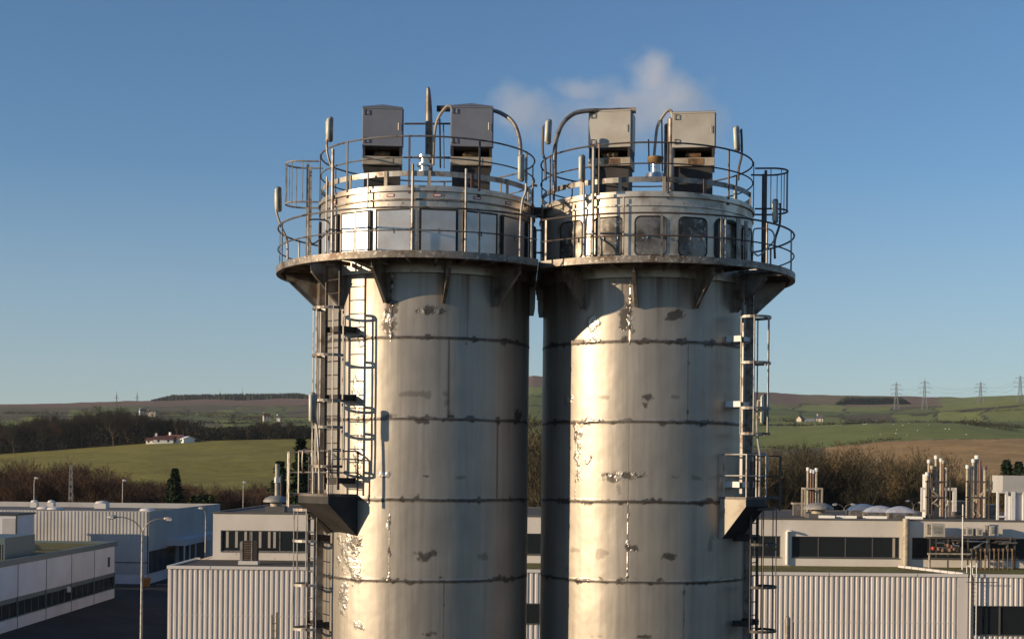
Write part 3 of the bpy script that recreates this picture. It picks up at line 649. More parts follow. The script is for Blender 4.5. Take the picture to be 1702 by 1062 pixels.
# ------------------------------------------------------------------ on the roofs: filter cabinets
def filter_unit(px, pytop, pybot, D, wpx, yaw, depth, paint, label, pyramid, sidepipe=False, trim=None):
    p0 = W(px, pybot, D); ztop = W(px, pytop, D).z; w_ = wpx*D/F
    z0 = p0.z; zroof = ZDR+.06
    H = ztop-z0
    root = thing('dust_filter', (p0.x,D,zroof), label, 'dust filter', 'dust filter cabinets on the silo roofs')
    def B(x0,x1,y0,y1,za,zb):
        b = MB(); b.box((0,0,0),(1,1,1)); c_, s_ = math.cos(yaw), math.sin(yaw); vs = []
        for z in (za,zb):
            for x,y in ((x0,y0),(x1,y0),(x1,y1),(x0,y1)): vs.append((p0.x+x*c_-y*s_, D+x*s_+y*c_, z))
        b2 = MB(); b2.add(vs, [(3,2,1,0),(4,5,6,7),(0,1,5,4),(1,2,6,5),(2,3,7,6),(3,0,4,7)]); return b2
    h2, d2 = w_/2, depth/2
    cab = B(-h2,h2,-d2,d2,z0,ztop).build('cabinet', paint, root, bevel=.012)
    L = lambda x,y,z: Vector((p0.x+x*math.cos(yaw)-y*math.sin(yaw), D+x*math.sin(yaw)+y*math.cos(yaw), z))
    b = MB(); pk = pyramid
    b.add([L(-h2,-d2,ztop+.002),L(h2,-d2,ztop+.002),L(h2,d2,ztop+.002),L(-h2,d2,ztop+.002),L(0,-d2*.1,ztop+pk)], [(0,1,4),(1,2,4),(2,3,4),(3,0,4)])
    b.build('hipped_lid', M['silver'] if trim else paint, root)
    for x,z in ((-h2+.07,ztop-.12),(-h2+.07,z0+.12)) if not trim else ((-h2+.1,ztop-.12),(-h2+.1,z0+.13)):
        b = MB(); b.tube([L(x-.05,-d2-.02,z-.05),L(x+.05,-d2-.02,z-.05),L(x+.05,-d2-.02,z+.05),L(x-.05,-d2-.02,z+.05)], .009, 4, True); b.build('latch', M['rail'], cab)
    b = MB(); b.box(L(h2+.005,-d2+.15,(ztop+z0)/2), (.03,.05,H*.98), yaw); b.build('hinge_post', M['rail'], cab)
    for z in (ztop-.03, z0+.015): b = MB(); b.box(L(0,-d2-.004,z),(w_*1.0,.014,.022),yaw); b.build('trim_strip', paint, cab)
    b = MB(); b.tube([L(h2-.09,-d2-.03,(ztop+z0)/2-.08),L(h2-.09,-d2-.03,(ztop+z0)/2+.08)], .010, 6); b.build('handle', M['rail'], cab)
    # open chamber with the fan motor, tray and plinth
    zt = z0-.02
    b = MB()
    for x in (-h2+.04,h2-.04):
        for y in (-d2+.05,d2-.05): b.box(L(x,y,z0-.11),(.05,.05,.22),yaw)
    b.box(L(0,d2-.03,z0-.11),(w_*.96,.02,.22),yaw)
    b.box(L(h2-.02,0,z0-.11),(.02,depth*.94,.22),yaw); b.box(L(-h2+.02,.1,z0-.11),(.02,depth*.7,.22),yaw)
    b.box(L(0,.05,z0-.02),(w_*.98,depth*.9,.04),yaw)
    b.build('fan_chamber', M['darksteel'], root)
    b = MB(); b.tube([L(-.16,-.12,z0-.12),L(.16,-.12,z0-.12)], .085, 14); b.tube([L(-.19,-.12,z0-.12),L(-.16,-.12,z0-.12)], .05, 10); b.box(L(0,-.12,z0-.2),(.2,.16,.04),yaw)
    b.build('fan_motor', M['motor'], root, smooth=True)
    tr = B(-h2*.99,h2*.99,-d2*.96,d2*.96,z0-.40,z0-.22).build('base_tray', M['cream'], root, bevel=.008)
    b = MB(); b.box(L(.06,-d2*.97,z0-.31),(.34,.012,.14),yaw)
    if trim: b.build('rust_patch', M['motor'], tr)
    else: b.build('data_plate', M['cream'], tr)
    b = MB(); hh = z0-.40-zroof
    b.box(L(0,0,zroof+hh/2),(w_*.9,depth*.8,hh-.004),yaw); b.build('plinth', M['boxdark'], root)
    if sidepipe:
        for k, x in enumerate((-h2-.10,-h2-.02)):
            b = MB(); zz = ztop-.12+k*.08-.1; b.tube([L(x,-d2*.3-k*.2,zroof),L(x,-d2*.3-k*.2,zz),L(x,-d2*.3-k*.2,zz+.03)], [.085,.085,.05], 14); b.build('steel_canister', M['gusset'], root, smooth=True)
    return root
filter_unit(636,186,250,32.1,66,R(4),.85,M['filter_grey'],'grey dust filter cabinet with low pointed lid, leftmost on the left silo',.15)
filter_unit(783,184,251,32.2,69,R(3),.85,M['filter_grey'],'grey dust filter cabinet beside the arched fill pipe on the left silo',.15,trim=None)
filter_unit(1017,190,252,32.3,70,R(-12),.80,M['filter_cream'],'cream dust filter cabinet under the long horizontal pipe on the right silo',.03,trim=1)
filter_unit(1153,193,252,32.4,70,R(-8),.80,M['filter_cream'],'cream dust filter cabinet with steel canisters on its left side, rightmost on the silos',.09,sidepipe=True,trim=1)

def pipe_thing(name, parts, label, cat, group=None):
    p0 = parts[0][0][0] if not isinstance(parts[0][0][0],(int,float)) else parts[0][0]
    root = thing(name, (p0[0],p0[1],p0[2]), label, cat, group)
    for path, r, m, pn, smth in parts:
        b = MB(); b.tube(smoothpath(path,8) if smth else path, r, 12); b.build(pn, m, root, smooth=True)
    return root
D = 31.5
pipe_thing('fill_pipe', [([W(864,300,D),W(865,262,D),W(864,235,D+.1),W(856,209,D+.3),W(842,194,D+.5),W(820,184,D+.7),W(790,181,D+1.2),W(755,181,D+1.2)],.045,M['rail'],'pipe',True),
   ([W(748,181,D+1.2),W(726,181,D+1.2)],.07,M['darksteel'],'end_flange',False)], 'thick pipe arching up and over behind the second grey filter cabinet', 'pipe', 'arched fill pipes')
D = 31.6
pipe_thing('fill_pipe', [([W(922,318,D),W(922,262,D),W(924,235,D+.1),W(934,208,D+.2),W(951,191,D+.3),W(973,185,D+.35),W(1010,184,D+.4),W(1050,183,D+.4)],.05,M['rail'],'pipe',True),
   ([W(1046,184,D+.4),W(1057,184,D+.4)],.068,M['cream'],'end_flange',False)], 'long pipe curving up and running level above the third filter cabinet', 'pipe', 'arched fill pipes')
D = 32.6
r = pipe_thing('vent_mast', [([W(713,285,D),W(713,250,D),W(713,205,D),W(712.5,170,D),W(712,152,D),W(711.5,145,D)],[.085,.085,.085,.085,.085,.085,.085,.085,.084,.084,.084,.084,.084,.084,.083,.083,.08,.08,.078,.076,.074,.072,.07,.068,.065,.062,.06,.058,.056,.054,.052,.05,.048,.046,.044,.042,.04,.036,.03,.024,.015],M['gusset'],'mast',True)],
   'tall tapering grey mast, the highest point on the left silo', 'mast')
b = MB(); q = W(712,290,D); b.lathe([(.001,0),(.19,0),(.19,.05),(.11,.06),(.11,.16),(.17,.17),(.17,.22),(.10,.23),(.10,.33),(.16,.34),(.16,.40),(.09,.42)],(W(706,284,31.6).x,31.6,W(706,290,31.6).z),24); b.build('flange_stack', M['silver'], r, smooth=True)
b = MB(); b.tube([W(672,206,32.8),W(752,206,32.8)], .022, 8); b.tube([W(672,262,32.8),W(752,262,32.8)], .02, 8); b.build('tie_bar', M['raildark'], r)
def hose(pts, legs, D, label, m):
    root = thing('vent_hose', W(legs[0][0],legs[0][1]+60,D), label, 'hose')
    b = MB(); b.tube(smoothpath([W(x,y,D) for x,y in pts],8), .032, 10); b.build('hose', m, root, smooth=True)
    for x, y0, y1, r_ in legs:
        b = MB(); b.tube([W(x,y0,D+.05),W(x+1,y1,D+.05)], r_, 8); b.build('stay', M['raildark'], root)
    return root
hose([(753,190),(752,180),(746,177),(740,180),(728,198),(722,225),(720,275)], [(731,198,280,.018),(737,205,280,.014)], 32.0, 'pale bent hose between the tall mast and the second grey cabinet', M['cream'])
hose([(1118,197),(1116,186),(1111,184),(1103,192),(1093,210),(1089,240),(1086,275)], [(1100,200,285,.016),(1078,232,285,.016)], 32.1, 'pale bent hose beside the rusty vent on the right silo', M['cream'])
# mushroom vent on right silo
q = W(1089,300,31.7); root = thing('roof_vent', q, 'rusty capped steel vent between the two cream filter cabinets', 'vent')
b = MB(); b.lathe([(.001,0),(.22,0),(.19,.14),(.10,.17),(.10,.36),(.001,.36)],q,24); b.build('vent_body', M['silver'], root, smooth=True)
b = MB(); b.lathe([(.001,.36),(.12,.36),(.17,.41),(.18,.50),(.10,.52),(.001,.53)],q,24); b.build('vent_cap', M['motor'], root, smooth=True)
# bulkhead lamps on bent poles
def bulkhead(path, D, lx, y0, y1, label, m=None, lean=0):
    P = [W(x,y,D) for x,y in path]; m = m or M['rail']
    root = thing('bulkhead_lamp', P[0], label, 'lamp', 'bulkhead lamps on bent poles')
    b = MB(); b.tube(smoothpath(P,6), .026, 8); b.build('pole', m, root, smooth=True)
    a, e = W(lx,y1,D-.06), W(lx+lean,y0,D-.06); u = (e-a).normalized()
    b = MB(); b.tube([a,a+u*.03,e-u*.03,e],[.04,.062,.062,.04],12); hs = b.build('lamp_housing', M['gusset'], root, smooth=True)
    b = MB(); off = Vector((-.035,-.03,0)); b.tube([a+u*.04+off,a+u*.06+off,e-u*.06+off,e-u*.04+off],[.03,.045,.045,.03],12); b.build('lamp_cover', M['lens'], root, smooth=True)
    b = MB(); k = a.lerp(e,.25); b.tube([k, Vector((P[-1].x,P[-1].y,k.z))], .012, 5); k = a.lerp(e,.8); b.tube([k, Vector((P[-1].x,P[-1].y,k.z))], .012, 5); b.build('clamp', m, root)
bulkhead([(553,300),(551,280),(544,255),(543,225),(543,202)],31.6,548.5,195,236,'bulkhead lamp on a bent pole, high at the upper left of the left silo',M['rail'],1)
bulkhead([(478,432),(477,400),(468,378),(459,350),(458,320)],31.9,464,311,352,'bulkhead lamp on a bent pole at the far left edge of the left walkway',M['rail'],-1)
bulkhead([(864,430),(865,370),(868,335),(874,315),(875,262)],30.6,867,257,302,'bulkhead lamp on a tall pole at the right side of the left drum',M['lightrail'])
bulkhead([(907,300),(906,270),(902,250),(903,210)],31.5,911,199,240,'bulkhead lamp on a bent pole above the gap, at the left of the right silo',M['raildark'],2)
bulkhead([(1227,300),(1228,280),(1233,255),(1232,215)],31.9,1226,210,252,'bulkhead lamp on a bent pole at the upper right of the right silo',M['raildark'],-2)
bulkhead([(1288,430),(1288,400),(1296,372),(1297,338)],32.0,1289,331,371,'bulkhead lamp on a bent pole over the right-hand walkway',M['raildark'])
bulkhead([(531,820),(530,760),(527,712),(524,690),(526,655)],30.0,520,652,703,'bulkhead lamp hanging beside the ladder half way down the left silo',M['lightrail'])
bulkhead([(1262,825),(1263,760),(1260,735),(1258,700),(1260,665)],31.2,1269,655,706,'bulkhead lamp beside the ladder half way down the right silo',M['lightrail'],1)
bulkhead([(970,425),(971,360),(970,305),(969,262)],30.5,968,258,302,'slim round-topped lamp post at the left front of the right drum',M['lightrail'])

# ------------------------------------------------------------------ buildings
B_ = {}
B_['clad'] = mat('ribbed_cladding_paint', (.70,.63,.57), .55, .05, n1=(.5,(.63,.56,.50),.4,.6), n2=(3,(.46,.38,.32),.62,.72), mapping=(1,1,.25))
B_['trim'] = mat('cladding_trim', (.66,.61,.56), .5)
B_['panelwall'] = mat('pale_render', (.72,.65,.57), .8, n1=(.4,(.64,.57,.49),.4,.62), n2=(2.2,(.40,.33,.26),.64,.74), mapping=(1,1,.6))
B_['shedwall'] = mat('white_shed_cladding', (.47,.45,.43), .6, n1=(.3,(.40,.38,.36),.4,.6))
B_['whitepanel'] = mat('white_wall_panel', (.60,.60,.63), .6, n1=(.25,(.52,.52,.55),.4,.6))
B_['fascia'] = mat('teal_grey_fascia', (.10,.135,.14), .5)
B_['roofgrass'] = mat('mossy_flat_roof', (.21,.205,.07), .95, spec=.1, n1=(.7,(.18,.125,.065),.42,.6), n2=(4,(.09,.10,.035),.5,.62), bump=.6, bscale=6)
B_['roofbrown'] = mat('wet_brown_roof', (.075,.058,.042), .85, n1=(.5,(.05,.04,.03),.4,.6), n2=(2,(.11,.09,.06),.58,.68))
B_['roofgrey'] = mat('grey_roof_felt', (.13,.125,.12), .85, n1=(.3,(.09,.085,.08),.4,.6))
B_['dark'] = mat('dark_trim', (.03,.028,.026), .6)
B_['frame'] = mat('window_frame', (.10,.095,.09), .5)
def glassmat():
    m = bpy.data.materials.new('dark_glass'); m.use_nodes = True; p = m.node_tree.nodes['Principled BSDF']
    p.inputs['Base Color'].default_value = (.018,.022,.024,1); p.inputs['Roughness'].default_value = .12; p.inputs['Specular IOR Level'].default_value = .6
    return m
B_['glass'] = glassmat()
B_['curtain'] = mat('pale_blind', (.42,.36,.30), .8)
def Xat(px, D): return (px-PX)*D/F

def ribwall(b, x0, x1, y, z0, z1, pitch=.37, dep=.055):
    """trapezoid-ribbed sheet facing -Y, front at y"""
    n = int(round((x1-x0)/pitch)); pitch = (x1-x0)/n; prof = [(0,0),(.14,0),(.24,1),(.62,1),(.72,0)]
    xs = []; ds = []
    for i in range(n):
        for a, d in prof: xs.append(x0+(i+a)*pitch); ds.append(dep*d)
    xs.append(x1); ds.append(0); m = len(xs)
    vs = [(x,y-d,z0) for x,d in zip(xs,ds)]+[(x,y-d,z1) for x,d in zip(xs,ds)]
    b.add(vs, [(i,i+1,m+i+1,m+i) for i in range(m-1)])
    return b
# --- workshop with ribbed cladding (lower block)
bx0, bx1, bxe = Xat(281,106), Xat(1610,106), Xat(1950,106)
ZB = 5.0
root = thing('workshop', (0,106,0), 'low pale building with ribbed cladding and a mossy flat roof behind the silos', 'building')
b = MB(); b.bb(bx0,bxe,106.06,128,-1,ZB-.28); b.build('wall_core', B_['panelwall'], root)
b = MB(); ribwall(b, bx0+.02, bx1-.75, 106.0, -1, ZB-.2); b.build('ribbed_cladding', B_['clad'], root)
b = MB(); b.bb(bx1-.72,bx1,105.93,106.04,-1,ZB-.2); b.build('flat_panel', B_['clad'], root)
b = MB(); ribwall(b, bx1+.45, bxe, 106.0, 12-6.9*(1008-785-9.5)/158-.0, ZB-.2); b.build('ribbed_cladding', B_['clad'], root)
zr1 = 12-(1008-785-9.6)*106/F; zr2 = 12-(1056-785-9.6)*106/F
b = MB(); ribwall(b, bx1+.45, bxe, 106.0, -1, zr2); b.build('ribbed_cladding', B_['clad'], root)
b = MB(); b.bb(bx0+.02,bx1-.75,105.936,105.946,12-6.9*1.535,12-6.9*1.535+.03); b.build('lap_joint', B_['trim'], root)
for k in range(9):
    b = MB(); x = bx0+3.1+k*6.4; b.bb(x-.012,x+.012,105.85,105.86,ZB-.2,ZB-.01); b.build('trim_joint', B_['dark'], root)
wf = MB(); wf.bb(bx1+.45,bxe,105.90,106.0,zr2-.05,zr2+.03); wf.bb(bx1+.45,bxe,105.90,106.0,zr1-.03,zr1+.03)
for px in (1664,1720,1776,1832): wf.bb(Xat(px,106)-.05,Xat(px,106)+.05,105.95,106.03,zr2+.03,zr1-.03)
wf = wf.build('window', B_['frame'], root)
b = MB(); b.bb(bx1+.47,bxe,106.035,106.05,zr2,zr1); b.build('pane', B_['glass'], wf)
b = MB(); xw0, xw1, zq1, zq0 = Xat(700,106), Xat(1150,106), 12-(1003-785)*106/F, 12-(1035-785)*106/F
b.bb(xw0,xw1,105.88,105.96,zq0-.06,zq0); b.bb(xw0,xw1,105.88,105.96,zq1,zq1+.06)
for k in range(10): xx = xw0+(xw1-xw0)*k/9; b.bb(xx-.04,xx+.04,105.89,105.93,zq0,zq1)
wq = b.build('window', B_['frame'], root); b = MB(); b.bb(xw0,xw1,105.925,105.94,zq0,zq1); b.build('pane', B_['glass'], wq)
b = MB(); b.bb(bx0-.06,bx1,105.86,106.12,ZB-.22,ZB+.0); b.bb(bx1+.4,bxe,105.87,106.12,ZB-.22,ZB-.0); b.bb(bx0-.06,bx0+.2,106.12,116.0,ZB-.2,ZB+.0)
b.build('parapet_trim', B_['trim'], root)
b = MB(); b.bb(bx0-.02,bx0+.02,106.05,128,-1,ZB-.2); b.build('side_wall', B_['clad'], root)
b = MB(); b.add([(bx0+.2,106.12,ZB-.10),(Xat(700,106),106.12,ZB-.10),(Xat(700,115),115.1,ZB-.10),(bx0+.2,115.1,ZB-.10)],[(0,1,2,3)]); b.build('flat_roof', B_['roofbrown'], root)
b = MB(); b.add([(Xat(700,106),106.12,ZB-.10),(bxe,106.12,ZB-.10),(bxe,115.1,ZB-.10),(Xat(700,115),115.1,ZB-.10)],[(0,1,2,3)]); b.build('flat_roof', B_['roofgrass'], root)
b = MB(); p0, p1 = Vector((Xat(1497,114.6),114.6,ZB-.1)), Vector((Xat(1606,106.2),106.3,ZB-.1))
for i in range(9):
    a, d = p0.lerp(p1, i/9+.004), p0.lerp(p1, (i+1)/9-.004); u = Vector((.22,.22,0)); h = Vector((0,0,.16))
    b.hexa([a-u,d-u,d+u,a+u],[a-u*.7+h,d-u*.7+h,d+u*.7+h,a+u*.7+h])
b.build('roof_kerb', B_['trim'], root)
# downpipe + roof ladder hoop
b = MB(); b.tube([(bx1+.22,105.95,0),(bx1+.22,105.95,ZB-.05)], .09, 8); b.build('downpipe', B_['trim'], root)
x = bx1+.1
hoopr = thing('roof_access_ladder', (x,105.7,0), 'white access ladder with raised handrails at the ribbed building corner', 'ladder')
b = MB()
for s in (0,.42):
    b.tube(smoothpath([(x+s,105.6,0),(x+s,105.6,ZB+.35),(x+s,105.75,ZB+.55),(x+s,106.4,ZB+.55),(x+s,106.5,ZB+.4),(x+s,106.5,ZB-.08)],5), .035, 6)
b.build('stile', M['white'], hoopr)
b = MB(); z = .4
while z < ZB+.1: b.tube([(x,105.6,z),(x+.42,105.6,z)], .018, 5); z += .3
b.tube([(x-.35,105.5,ZB-.55),(x+1.9,105.5,ZB-.55)],.03,5)
b.build('rung', M['rail'], hoopr)

# --- upper block with window bands
DU = 115.1; ux0, ux1 = Xat(355,DU), Xat(1960,DU); ZU = 8.66
root = thing('factory_block', (0,DU,0), 'long pale rendered building with dark window bands behind the ribbed one', 'building')
zw1, zw0 = 7.22, 5.56
ops = [(368,515),(535,690),(710,858),(868,1000),(1020,1150),(1170,1299),(1317,1497),(1517,1640),(1644,1770),(1790,1900)]
ops = [(Xat(a,DU),Xat(c_,DU)) for a,c_ in ops]
b = MB(); b.bb(ux0,ux1,DU,DU+.25,zw1,ZU-.12); b.bb(ux0,ux1,DU,DU+.25,0,zw0)
xs = ux0
for a, c_ in ops: b.bb(xs,a,DU,DU+.25,zw0,zw1); xs = c_
b.bb(xs,ux1,DU,DU+.25,zw0,zw1)
b.bb(ux0,ux0+.25,DU+.25,142,0,ZU-.12); b.bb(ux1-.25,ux1,DU+.25,142,0,ZU-.12); b.bb(ux0+.25,ux1-.25,141.7,142,0,ZU-.12)
b.build('wall', B_['panelwall'], root)
for i, (a, c_) in enumerate(ops):
    b = MB(); b.bb(a,c_,DU-.05,DU+.1,zw0-.06,zw0); b.bb(a,c_,DU+.10,DU+.17,zw0,zw0+.07); b.bb(a,c_,DU+.10,DU+.17,zw1-.07,zw1)
    nm = max(2,int(round((c_-a)/2.1)))
    for k in range(nm+1):
        x = a+(c_-a)*k/nm; x = min(max(x,a+.04),c_-.04); b.bb(x-.04,x+.04,DU+.10,DU+.17,zw0+.07,zw1-.07)
    fr = b.build('window', B_['frame'] if i else M['rail'], root)
    b = MB(); b.bb(a,c_,DU+.13,DU+.145,zw0+.02,zw1-.02); b.build('pane', B_['glass'], fr)
    if i in (0,6):
        b = MB()
        for k in range(7 if i==0 else 1):
            x = a+.5+k*.62+(k%3)*.1 if i==0 else c_-.45
            b.bb(x-.1,x+.10,DU+.115,DU+.125,zw0+.3 if i==0 else zw0+.02,zw1-.08)
        b.build('blind', B_['curtain'], fr)
b = MB(); b.bb(ux0-.05,ux1,DU-.08,DU+.3,ZU-.12,ZU); b.bb(ux0-.05,ux0+.3,DU+.3,142,ZU-.12,ZU); b.bb(ux0+.3,ux1,141.6,142.05,ZU-.12,ZU+.02); b.build('roof_edge', B_['roofgrey'], root)
b = MB(); b.add([(ux0+.2,DU+.2,ZU-.1),(ux1,DU+.2,ZU-.1),(ux1,141.8,ZU-.1),(ux0+.2,141.8,ZU-.1)],[(0,1,2,3)]); b.build('flat_roof', B_['roofbrown'], root)
b = MB()
for px, r_ in ((1505,.26),): b.tube([(Xat(px,DU),DU-.32,5.0),(Xat(px,DU),DU-.32,ZU+.05)], r_, 14)
b.build('column', M['cream'], root, smooth=True)
b = MB(); b.tube([(Xat(1309,DU),DU-.15,5.0),(Xat(1309,DU),DU-.15,7.6)], .13, 10); b.lathe([(.001,0),(.3,0),(.22,.1),(.001,.14)],(Xat(1313,DU),DU-.3,7.6),14); b.build('downpipe', M['white'], root, smooth=True)
b = MB()
for px, w_ in ((1375,1.3),(1408,1.6),(1455,1.9),(1520,1.4)): b.box((Xat(px,118),118,ZU+.03),(w_,.22,.22),R(-18))
b.build('roof_upstand', M['white'], root)
# rooftop mushroom fans
def dome_fan(px, py, D, wpx, hpx, label, m=None, n=12):
    p = W(px,py,D); r_ = wpx*.5*D/F; h = hpx*D/F
    root = thing('roof_fan', (p.x,D,ZU-.1), label, 'roof fan', 'mushroom fans on the flat roof')
    b = MB(); b.box((p.x,D,(ZU-.1+p.z-.35)/2),(r_*1.5,r_*1.3,max(.2,p.z-.35-ZU+.1))); b.build('kerb', B_['roofgrey'], root)
    b = MB(); b.lathe([(r_*.45,-.45),(r_*.45,0)],p,18); b.build('neck', M['cream'], root, smooth=True)
    b = MB(); b.lathe([(r_*.5,-.02),(r_,0),(r_*.98,h*.25),(r_*.8,h*.62),(r_*.45,h*.92),(.001,h)],p,28); b.build('cap', m or M['gusset'], root, smooth=True)
greycap = mat('matt_grey_cap', (.30,.28,.26), .6, .2, n1=(3,(.2,.18,.16),.5,.6))
dome_fan(459,834,118,43,11,'grey mushroom roof fan beside the stub chimney left of the silos',greycap)
dome_fan(1360,846,119,50,11,'grey mushroom roof fan in front of the rusty four-pipe stack',greycap)
def skylight(px, py, D, wpx, hpx, label, m):
    p = W(px,py,D); r_ = wpx*.5*D/F; h = hpx*D/F
    root = thing('dome_skylight', (p.x,D,ZU-.1), label, 'skylight', 'dome skylights on the flat roof')
    b = MB(); b.box((p.x,D,(ZU-.1+p.z)/2),(r_*1.9,r_*1.5,max(.15,p.z-ZU+.1))); b.build('kerb', M['gusset'], root)
    b = MB(); N=14; vs=[]; 
    for i in range(N+1):
        for j in range(N+1):
            u, v = i/N*2-1, j/N*2-1; vs.append((p.x+u*r_, D+v*r_*.8, p.z+h*(1-u*u)**.7*(1-v*v)**.7+.01))
    b.add(vs,[(i*(N+1)+j,(i+1)*(N+1)+j,(i+1)*(N+1)+j+1,i*(N+1)+j+1) for i in range(N) for j in range(N)]); b.build('dome', m, root, smooth=True)
frost = mat('milky_skylight_dome', (.50,.50,.54), .3, n1=(2,(.36,.36,.40),.4,.6)); bluedome = mat('blue_grey_skylight_dome', (.16,.20,.26), .25)
skylight(1434,848,124,50,11,'blue-grey dome skylight, left of the milky ones',bluedome)
skylight(1462,851,121,52,11,'milky dome skylight next to the blue-grey one',frost)
skylight(1496,852,120,50,11,'milky dome skylight nearest the white pipe frame',frost)
# stub chimney left
def stack(root, px, D, y0, y1, r_, m, capm=None, name='flue'):
    a, c_ = W(px,y0,D), W(px,y1,D); a.x = c_.x
    b = MB(); b.tube([a,c_], r_, 12); f = b.build(name, m, root, smooth=True)
    if capm:
        b = MB(); b.lathe([(r_*1.0,0),(r_*1.35,0),(r_*1.35,.28),(r_*1.0,.3),(.001,.3)],(c_.x,c_.y,c_.z-.02),12); b.build('cap', capm, f, smooth=True)
p = W(462,824,121); root = thing('chimney', (p.x,121,ZU-.1), 'short cream flue with a silver collar on the roof left of the silos', 'chimney')
stack(root,461,121,836,771,.19,M['cream']); stack(root,461,121,802,793,.3,M['silver'],None,'collar'); stack(root,468,121.6,836,790,.12,M['darksteel'])
# four rusty pipes on a frame
p = W(1350,850,123); root = thing('flue_stack', (p.x,123,ZU-.1), 'rusty four-pipe flue stack on a pale frame behind the grey mushroom fan', 'flue stack')
for px, top in ((1343,782),(1348,785),(1352,786),(1357,783)): stack(root,px,123,850,top,.11,M['redpipe'] if px in (1348,1352) else M['cream'],M['white'])
b = MB(); xa, xb = Xat(1336,123), Xat(1364,123); zf = W(1350,813,123).z
for x in (xa,xb):
    for y in (122.4,123.6): b.bb(x-.07,x+.07,y-.07,y+.07,ZU-.1,zf)
b.bb(xa-.07,xb+.07,122.33,122.47,zf,zf+.14); b.bb(xa-.07,xb+.07,123.53,123.67,zf,zf+.14); b.bb(xa-.07,xa+.07,122.47,123.53,zf,zf+.14); b.bb(xb-.07,xb+.07,122.47,123.53,zf,zf+.14)
b.build('support_frame', M['cream'], root)
p = W(1327,848,126); rt = thing('plant_box', (p.x,126,ZU-.1), 'small grey box behind the left mushroom fan on the right-hand roof', 'plant box')
b = MB(); b.bb(p.x-.45,p.x+.45,125.6,126.4,ZU-.1,W(1327,838,126).z); b.build('body', M['gusset'], rt); b = MB(); b.bb(p.x-.55,p.x+.55,125.5,126.5,W(1327,838,126).z,W(1327,835,126).z); b.build('lid', M['cream'], rt)
# two big pipe clusters
def cluster(px0, flues, D, label, seed):
    p = W(px0,858,D); root = thing('flue_stack', (p.x,D,ZU-.1), label, 'flue stack'); rnd = random.Random(seed)
    for px, top, r_, m, cm in flues: stack(root, px, D+rnd.uniform(-.5,.5), 860, top, r_*.8, m, cm)
    xs_ = [f[0] for f in flues]; b = MB()
    for y in (800,826): q0, q1 = W(min(xs_)-3,y,D-.6), W(max(xs_)+3,y,D-.6); b.bb(q0.x,q1.x,D-.66,D-.54,q0.z-.05,q0.z+.05)
    for x in (min(xs_)-3,max(xs_)+3): q0 = W(x,0,D-.6); b.bb(Xat(x,D)-.05,Xat(x,D)+.05,D-.66,D-.54,ZU-.1,W(x,798,D).z)
    b.build('tie_frame', M['raildark'], root)
    b = MB()
    for k in range(6):
        x = rnd.uniform(min(xs_),max(xs_)); y = rnd.uniform(815,850); q0 = W(x,y,D-.5); b.tube([q0,q0+Vector((rnd.uniform(-.5,.5),0,0)),q0+Vector((rnd.uniform(-.5,.5),0,rnd.uniform(-.6,.6)))], .07, 6)
    b.build('branch_pipe', M['cream'], root)
    return root
wh, rd, cr, sv = M['white'], M['redpipe'], M['cream'], M['silver']
cluster(1555,[(1541,790,.15,cr,wh),(1544,769,.14,cr,wh),(1549,779,.15,rd,cr),(1556,762,.16,cr,wh),(1560,796,.15,cr,None),(1564,767,.13,cr,wh),(1568,770,.13,rd,cr),(1573,782,.15,cr,cr)],122,'cluster of white and rust-banded flues beside the white pipe frame',3)
cluster(1620,[(1608,778,.15,cr,wh),(1614,776,.14,cr,None),(1618,768,.16,cr,wh),(1624,762,.20,cr,wh),(1629,765,.14,rd,None),(1631,780,.18,cr,wh),(1637,780,.16,cr,rd)],121,'cluster of tall pale and rusty flues between the white frame and the plant room',5)
# white pipe frame
D = 123.5; root = thing('steel_gantry', (Xat(1560,D),D,ZU-.1), 'bright white box-section frame around the left flue cluster', 'gantry')
b = MB(); fr = lambda x0,x1,y0,y1,t_: [b.bb(Xat(x0,D),Xat(x0,D)+t_,D-.1,D+.1,W(x0,y1,D).z,W(x0,y0,D).z), b.bb(Xat(x1,D)-t_,Xat(x1,D),D-.1,D+.1,W(x1,y1,D).z,W(x0,y0,D).z), b.bb(Xat(x0,D)+t_,Xat(x1,D)-t_,D-.1,D+.1,W(x0,y0,D).z-t_,W(x0,y0,D).z), b.bb(Xat(x0,D)+t_,Xat(x1,D)-t_,D-.1,D+.1,W(x0,y1,D).z,W(x0,y1,D).z+t_)]
fr(1531,1545,810,850,.17); b.bb(Xat(1546,D),Xat(1590,D),D-.1,D+.1,W(1560,815,D).z,W(1560,810,D).z); b.bb(Xat(1584,D),Xat(1590,D),D-.1,D+.1,W(1587,850,D).z,W(1587,815,D).z-.01)
b.build('frame', M['white'], root)
b = MB(); b.bb(Xat(1540,D),Xat(1552,D),D+.2,D+1.2,ZU-.1,W(1545,788,D).z); b.build('duct_box', M['white'], root)
